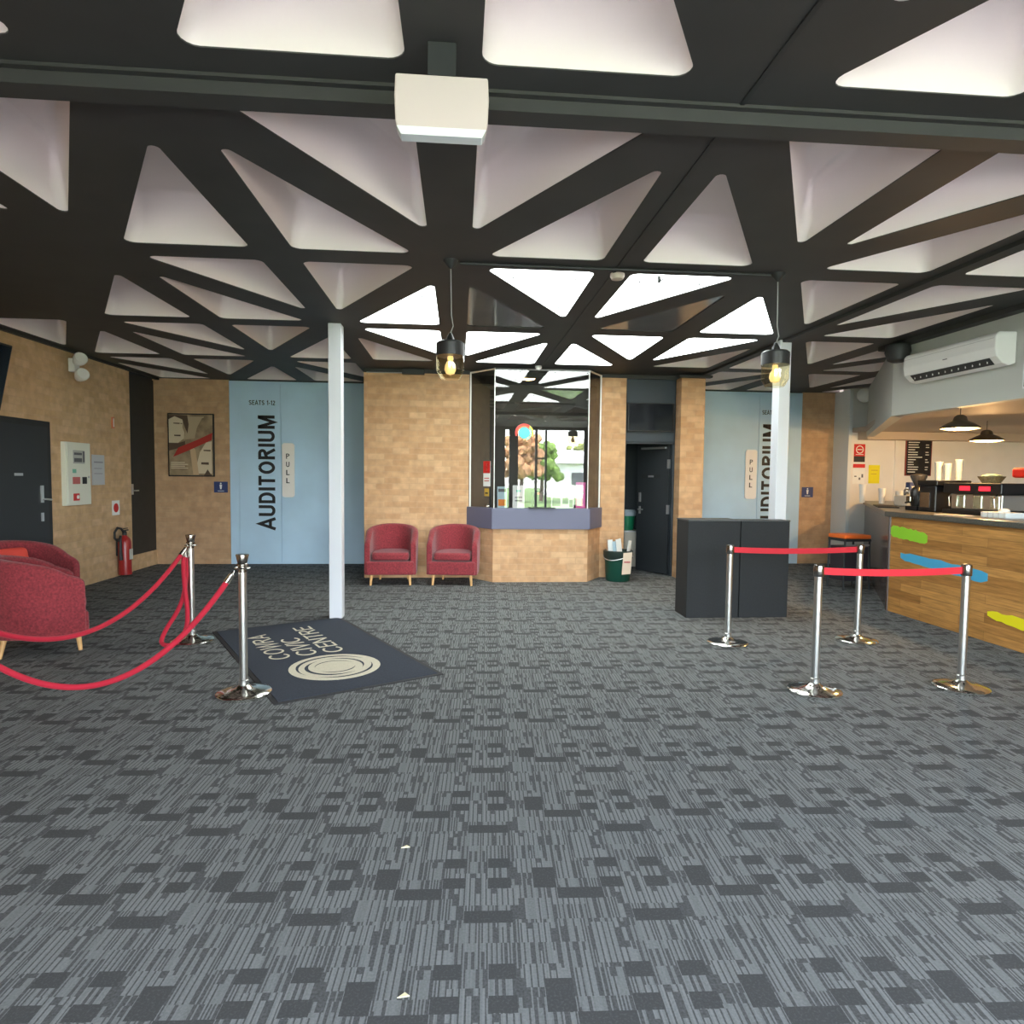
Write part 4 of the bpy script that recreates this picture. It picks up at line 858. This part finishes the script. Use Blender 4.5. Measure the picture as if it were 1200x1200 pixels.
t = thing('order_papers', 'flat pile of cream papers on the counter in front of the coffee machine', 'paper', (5.07, 6.22, CT+.001), .2); MB().box(-.07, .07, -.16, .16, 0, .008).build('sheets', mat('note_beige', (.75, .62, .48), .8), t)
t = thing('drip_mat', 'long black drip tray on the counter right of the coffee machine', 'tray', (5.50, 5.95, CT)) ; t.location = (5.55, 5.77, CT); MB().box(-.15, .15, -.2, .2, 0, .03).build('tray_body', black, t, bevel=.005)
t = thing('desk_lamp', 'bright red lamp head on a slim dark stand at the right edge of the servery', 'lamp', (5.60, 5.57, CT+.03)); t.location = (5.48, 5.86, CT+.031)
MB().box(-.05, .05, -.2, .09, .36, .46).build('lamp_head', mat('red_enamel', (.75, .02, .01), .35), t, bevel=.025, seg=3); MB().tube([(0, -.04, .01), (.0, -.05, .2), (0, -.03, .37)], .008, 8).build('stem', black, t); MB().lathe([(.06, 0), (.06, .01), (.01, .015)], 0, -.04, n=20).build('foot', black, t)
o = MB().tube(smoothp([(6.3, 8.10, CT+.02), (6.2, 7.95, CT+.13), (6.05, 7.78, CT+.10), (5.9, 7.62, CT+.02), (5.95, 7.8, CT+.05), (6.1, 7.92, CT+.16), (6.0, 7.66, CT+.12)]), .007, 6).build('power_cable', black); tag(o, 'looping black cable on the counter left of the grinder', 'cable')

# ------------------------------------------------------------------ ceiling fittings
def jar_pendant(label, x, y):
    t = thing('jar_pendant', label, 'pendant lamp', (x, y, 2.20), group='industrial jar pendants')
    MB().lathe([(.001, .0), (.065, .0), (.075, .012), (.098, .055), (.1, .07), (.1, .17)], n=8 if False else 32, cap=False).build('glass_jar', lamp_glass, t, smooth=True)
    MB().lathe([(.103, .165), (.103, .255), (.085, .27), (.035, .275), (.025, .30), (.01, .33)], n=32).build('cap', mat('lamp_cap_metal', (.045, .045, .047), .35, .5), t, smooth=True)
    MB().lathe([(.02, .165), (.022, .14)], n=16).lathe([(.016, .14), (.038, .10), (.042, .07), (.03, .04), (.001, .03)], n=20, cap=False).build('bulb', mat('amber_bulb', (.9, .65, .3), .1, emit=(1, .70, .35), estr=.28), t, smooth=True)
    MB().tube([(0, 0, .33), (.02, 0, .38), (.006, 0, .46), (0, 0, CZ-2.2-.03)], .004, 6).build('cable', mat('grey_cable', (.30, .30, .30), .5), t)
    MB().lathe([(.055, CZ-2.2), (.05, CZ-2.2-.012), (.012, CZ-2.2-.055), (.004, CZ-2.2-.06)], n=24).build('canopy', black, t, smooth=True)
jar_pendant('jar shaped pendant lamp hanging in front of the brick wall, left of the booth', -.065, 4.74)
jar_pendant('jar shaped pendant lamp hanging in front of the right white column', 2.385, 4.76)
o = MB().tube([(-.0, 4.755, CZ-.012), (2.33, 4.76, CZ-.012)], .011, 8).build('ceiling_conduit', black); tag(o, 'slim dark conduit along the ceiling between the two pendant canopies', 'pipe')
t = thing('smoke_detector', 'round smoke detector on the ceiling at the corner of the skylight', 'smoke detector', (1.19, 4.90, CZ)); MB().lathe([(.055, 0), (.055, -.02), (.045, -.04), (.015, -.048)], n=24).build('housing', mat('detector_tan', (.55, .46, .38), .5), t, smooth=True)
t = thing('skylight_latch', 'tiny dark latch hanging at the edge of the widest skylight pane', 'latch', (1.52, 4.92, CZ)); MB().box(-.01, .01, -.01, .01, -.05, 0).tube([(0, 0, -.04), (.03, 0, -.02)], .006, 6).build('latch_body', black, t)
t = thing('exit_light', 'white box emergency light hanging from the near ceiling beam', 'emergency light', (-.068, 2.42, 2.735))
w1 = .165; prf = [(-w1+.008, 0), (w1-.008, 0), (w1, .03), (w1+.004, .12), (w1, .195), (-w1, .195), (-w1-.004, .12), (-w1, .03)]
MB().yprism(prf, -.02, .025).build('housing', mat('exit_light_shell', (.60, .52, .49), .45), t, bevel=.006)
MB().yprism([(-w1+.02, -.018), (w1-.02, -.018), (w1-.004, .012), (-w1+.004, .012)], -.026, .03).build('lens', mat('clear_lens', (.8, .85, .85), .1, noise=0), t, bevel=.003)
MB().box(-.05, .05, -.02, .02, .195, CZ-2.735).build('mount', black, t)

# recessed downlights: one at the view's edge, three unseen added to brighten the foreground
for (x, y, lab) in ((1.40, 1.99, 'recessed white downlight just inside the top edge of the view, right of the ceiling joint'), (-2.5, .52, 'added unseen downlight brightening the near floor, leftmost of three by the doors'), (-.06, .52, 'added unseen downlight brightening the near floor, middle of three by the doors'), (2.38, .52, 'added unseen downlight brightening the near floor, right one of three by the doors')):
    t = thing('downlight', lab, 'ceiling light', (x, y, CZ), group='recessed downlights')
    MB().lathe([(.06, 0), (.06, -.006), (.045, -.008), (.043, -.002)], n=28, cap=False).build('trim_ring', white_gloss, t); MB().lathe([(.043, -.001), (.043, -.003)], n=24).build('lens', mat('downlight_glow', (1, .95, .85), .3, emit=(1, .95, .85), estr=6), t)
    l = bpy.data.lights.new('downlight_beam', 'SPOT'); l.spot_size = math.radians(155); l.spot_blend = .8; l.energy = 10 if y < 1 else 6; l.color = (1, .97, .92); l.shadow_soft_size = .06
    lo = bpy.data.objects.new('lamp_beam', l); C.objects.link(lo); lo.parent = t; lo.location = (0, 0, -.02)

# scraps on the carpet
for (x, y, lab) in ((-.205, 2.555, 'tiny torn pale scrap on the carpet, farther of the two'), (-.15, 1.80, 'tiny yellowish crumb on the carpet, nearer the bottom edge')):
    o = MB().add([(-.017, -.006, 0), (.018, -.002, 0), (.004, .012, 0), (-.017, -.006, .003), (.018, -.002, .003), (.004, .012, .003)], [(0, 2, 1), (3, 4, 5), (0, 1, 4, 3), (1, 2, 5, 4), (2, 0, 3, 5)]).build('paper_scrap', mat('scrap_cream', (.75, .70, .45), .8), loc=(x, y, .001)); tag(o, lab, 'scrap')

# ------------------------------------------------------------------ outside, seen reflected in the booth glass
struct(MB().box(-40, 45, -9, YF-.1, -.3, -.02).build('forecourt', mat('pale_concrete', (.42, .40, .37), .85, noise=.1, nscale=1)))
struct(MB().box(-40, 45, -70, -9, -.3, -.04).build('lawn', mat('lawn_green', (.10, .17, .04), .9, noise=.3, nscale=3)))
def tree(label, x, y, h, r, m, seed):
    t = thing('garden_tree', label, 'tree', (x, y, -.04)); rr = random.Random(seed)
    MB().tube([(0, 0, 0), (.05, .03, h*.4), (0, 0, h*.6)], [.14, .1, .06], 8).build('trunk', mat('bark', (.10, .07, .05), .9), t)
    bm = bmesh.new()
    for i in range(70):
        a = rr.uniform(0, 6.28); q = rr.uniform(0, r*.85); z = rr.uniform(h*.4, h*.9); s = rr.uniform(.14, .30)*r*(1.1-.5*abs(z/h-.6))
        bmesh.ops.create_icosphere(bm, subdivisions=2, radius=s, matrix=Matrix.Translation((q*math.cos(a), q*math.sin(a), z)))
    for v in bm.verts: v.co += Vector((rr.uniform(-1, 1), rr.uniform(-1, 1), rr.uniform(-1, 1)))*.06*r
    me = bpy.data.meshes.new('crown'); bm.to_mesh(me); bm.free(); me.materials.append(m); o = bpy.data.objects.new('crown', me); C.objects.link(o); o.parent = t
g1 = mat('leaf_green', (.16, .26, .05), .8, noise=.5, nscale=3); g2 = mat('leaf_olive', (.22, .24, .07), .8, noise=.5, nscale=3); g3 = mat('leaf_autumn', (.42, .22, .10), .8, noise=.4, nscale=3)
tree('autumn orange tree seen reflected in the booth glass', 3.7, -20, 4.2, 1.5, g3, 1)
tree('bright green tree reflected in the middle of the booth glass', 5.3, -23, 3.9, 1.4, g1, 2)
tree('olive green tree rising behind the white house in the reflection', 11.6, -43, 5.0, 1.6, g2, 3)
tree('dark green tree far right of the white house outside the entrance', 17.0, -39, 5.4, 2.0, g1, 4)
t = thing('white_house', 'white house with pale roof seen reflected at the right of the booth glass', 'house', (10.0, -33, -.04))
MB().box(-3, 3, -3, 3, 0, 2.6).build('wall', mat('house_white', (.75, .74, .70), .8), t); MB().xprism([(-3.4, 2.6), (3.4, 2.6), (0, 3.7)], -3.3, 3.3).build('roof', mat('house_roof', (.60, .62, .64), .6), t); MB().box(-1.5, .5, 3, 3.05, 1.0, 1.9).build('window', mat('house_window', (.08, .09, .1), .2), t)
struct(MB().box(XL-.3, 8, -3.2, YF-.15, CZ+.2, CZ+.45).build('eaves', mat('eaves_white', (.6, .6, .58), .7)))

# ------------------------------------------------------------------ nest the fittings of each part under that part
def base(n): return n.split('.')[0]
NEST = {'side_door': {'leaf': ('name_plate', 'lock_plate', 'handle_plate', 'handle', 'door_closer')}, 'door_1': {'leaf': ('name_plate', 'lock_plate', 'handle', 'deadlock')},
 'fire_alarm_cabinet': {'door': ('label_sheet', 'label_print', 'green_label', 'wording', 'black_label', 'red_switch', 'switch_dial', 'lock')}, 'television': {'case': ('screen',)}, 'wall_television': {'case': ('screen',)},
 'air_conditioner': {'casing': ('outlet_slot', 'louvre', 'badge', 'panel_line', 'indicator_strip')}, 'waste_bin': {'bucket': ('liner_rim', 'cord'), 'paper_note': ('note_print',)},
 'espresso_machine': {'top_housing': ('display',), 'body': ('side_panel', 'steam_wand')}, 'rope_stanchion': {'pole': ('crown', 'ring_collar')}, 'belt_stanchion': {'pole': ('belt_head',)},
 'jar_pendant': {'cap': ('glass_jar', 'bulb'), 'cable': ('canopy',)}, 'dome_pendant': {'shade': ('glow',)}, 'skylight': {'pane': ('fixing',)}, 'menu_board': {'board': ('menu_writing',)}, 'chalkboard_menu': {'board': ('chalk_writing',)},
 'toilet_sign': {'plate': ('figure', 'caption')}, 'entrance_mat': {'pile': ('logo_disc', 'lettering')}, 'auditorium_door': {}, 'fire_extinguisher': {'cylinder': ('valve', 'label_band')}, 'storage_tub': {'tub': ('lid',)}, 'card_terminal': {'body': ('button',)}, 'exit_light': {'housing': ('lens',)}, 'velvet_rope': {'cord': ('hook_end',)}, 'framed_poster': {'print_sheet': ('face', 'figure', 'arm', 'features', 'red_slash', 'caption')}}
for root in [o for o in C.objects if o.parent is None and base(o.name) in NEST or o.name == 'door_1']:
    kids = [o for o in C.objects if o.parent == root]
    for par, names in NEST[base(root.name)].items():
        p = [k for k in kids if base(k.name) == par]
        if not p: continue
        for k in kids:
            if base(k.name) in names: k.parent = p[0]
    if base(root.name) == 'entrance_mat':
        dsc = [k for k in C.objects if base(k.name) == 'logo_disc']
    if base(root.name) == 'auditorium_door':
        plate = [k for k in kids if base(k.name) == 'pull_handle'][0]; leaf = [k for k in kids if base(k.name) == 'door_leaf']
        for k in kids:
            if base(k.name) == 'lettering': k.parent = plate if k.data.vertices and min(v.co.y for v in k.data.vertices) < -.04 else leaf[0]
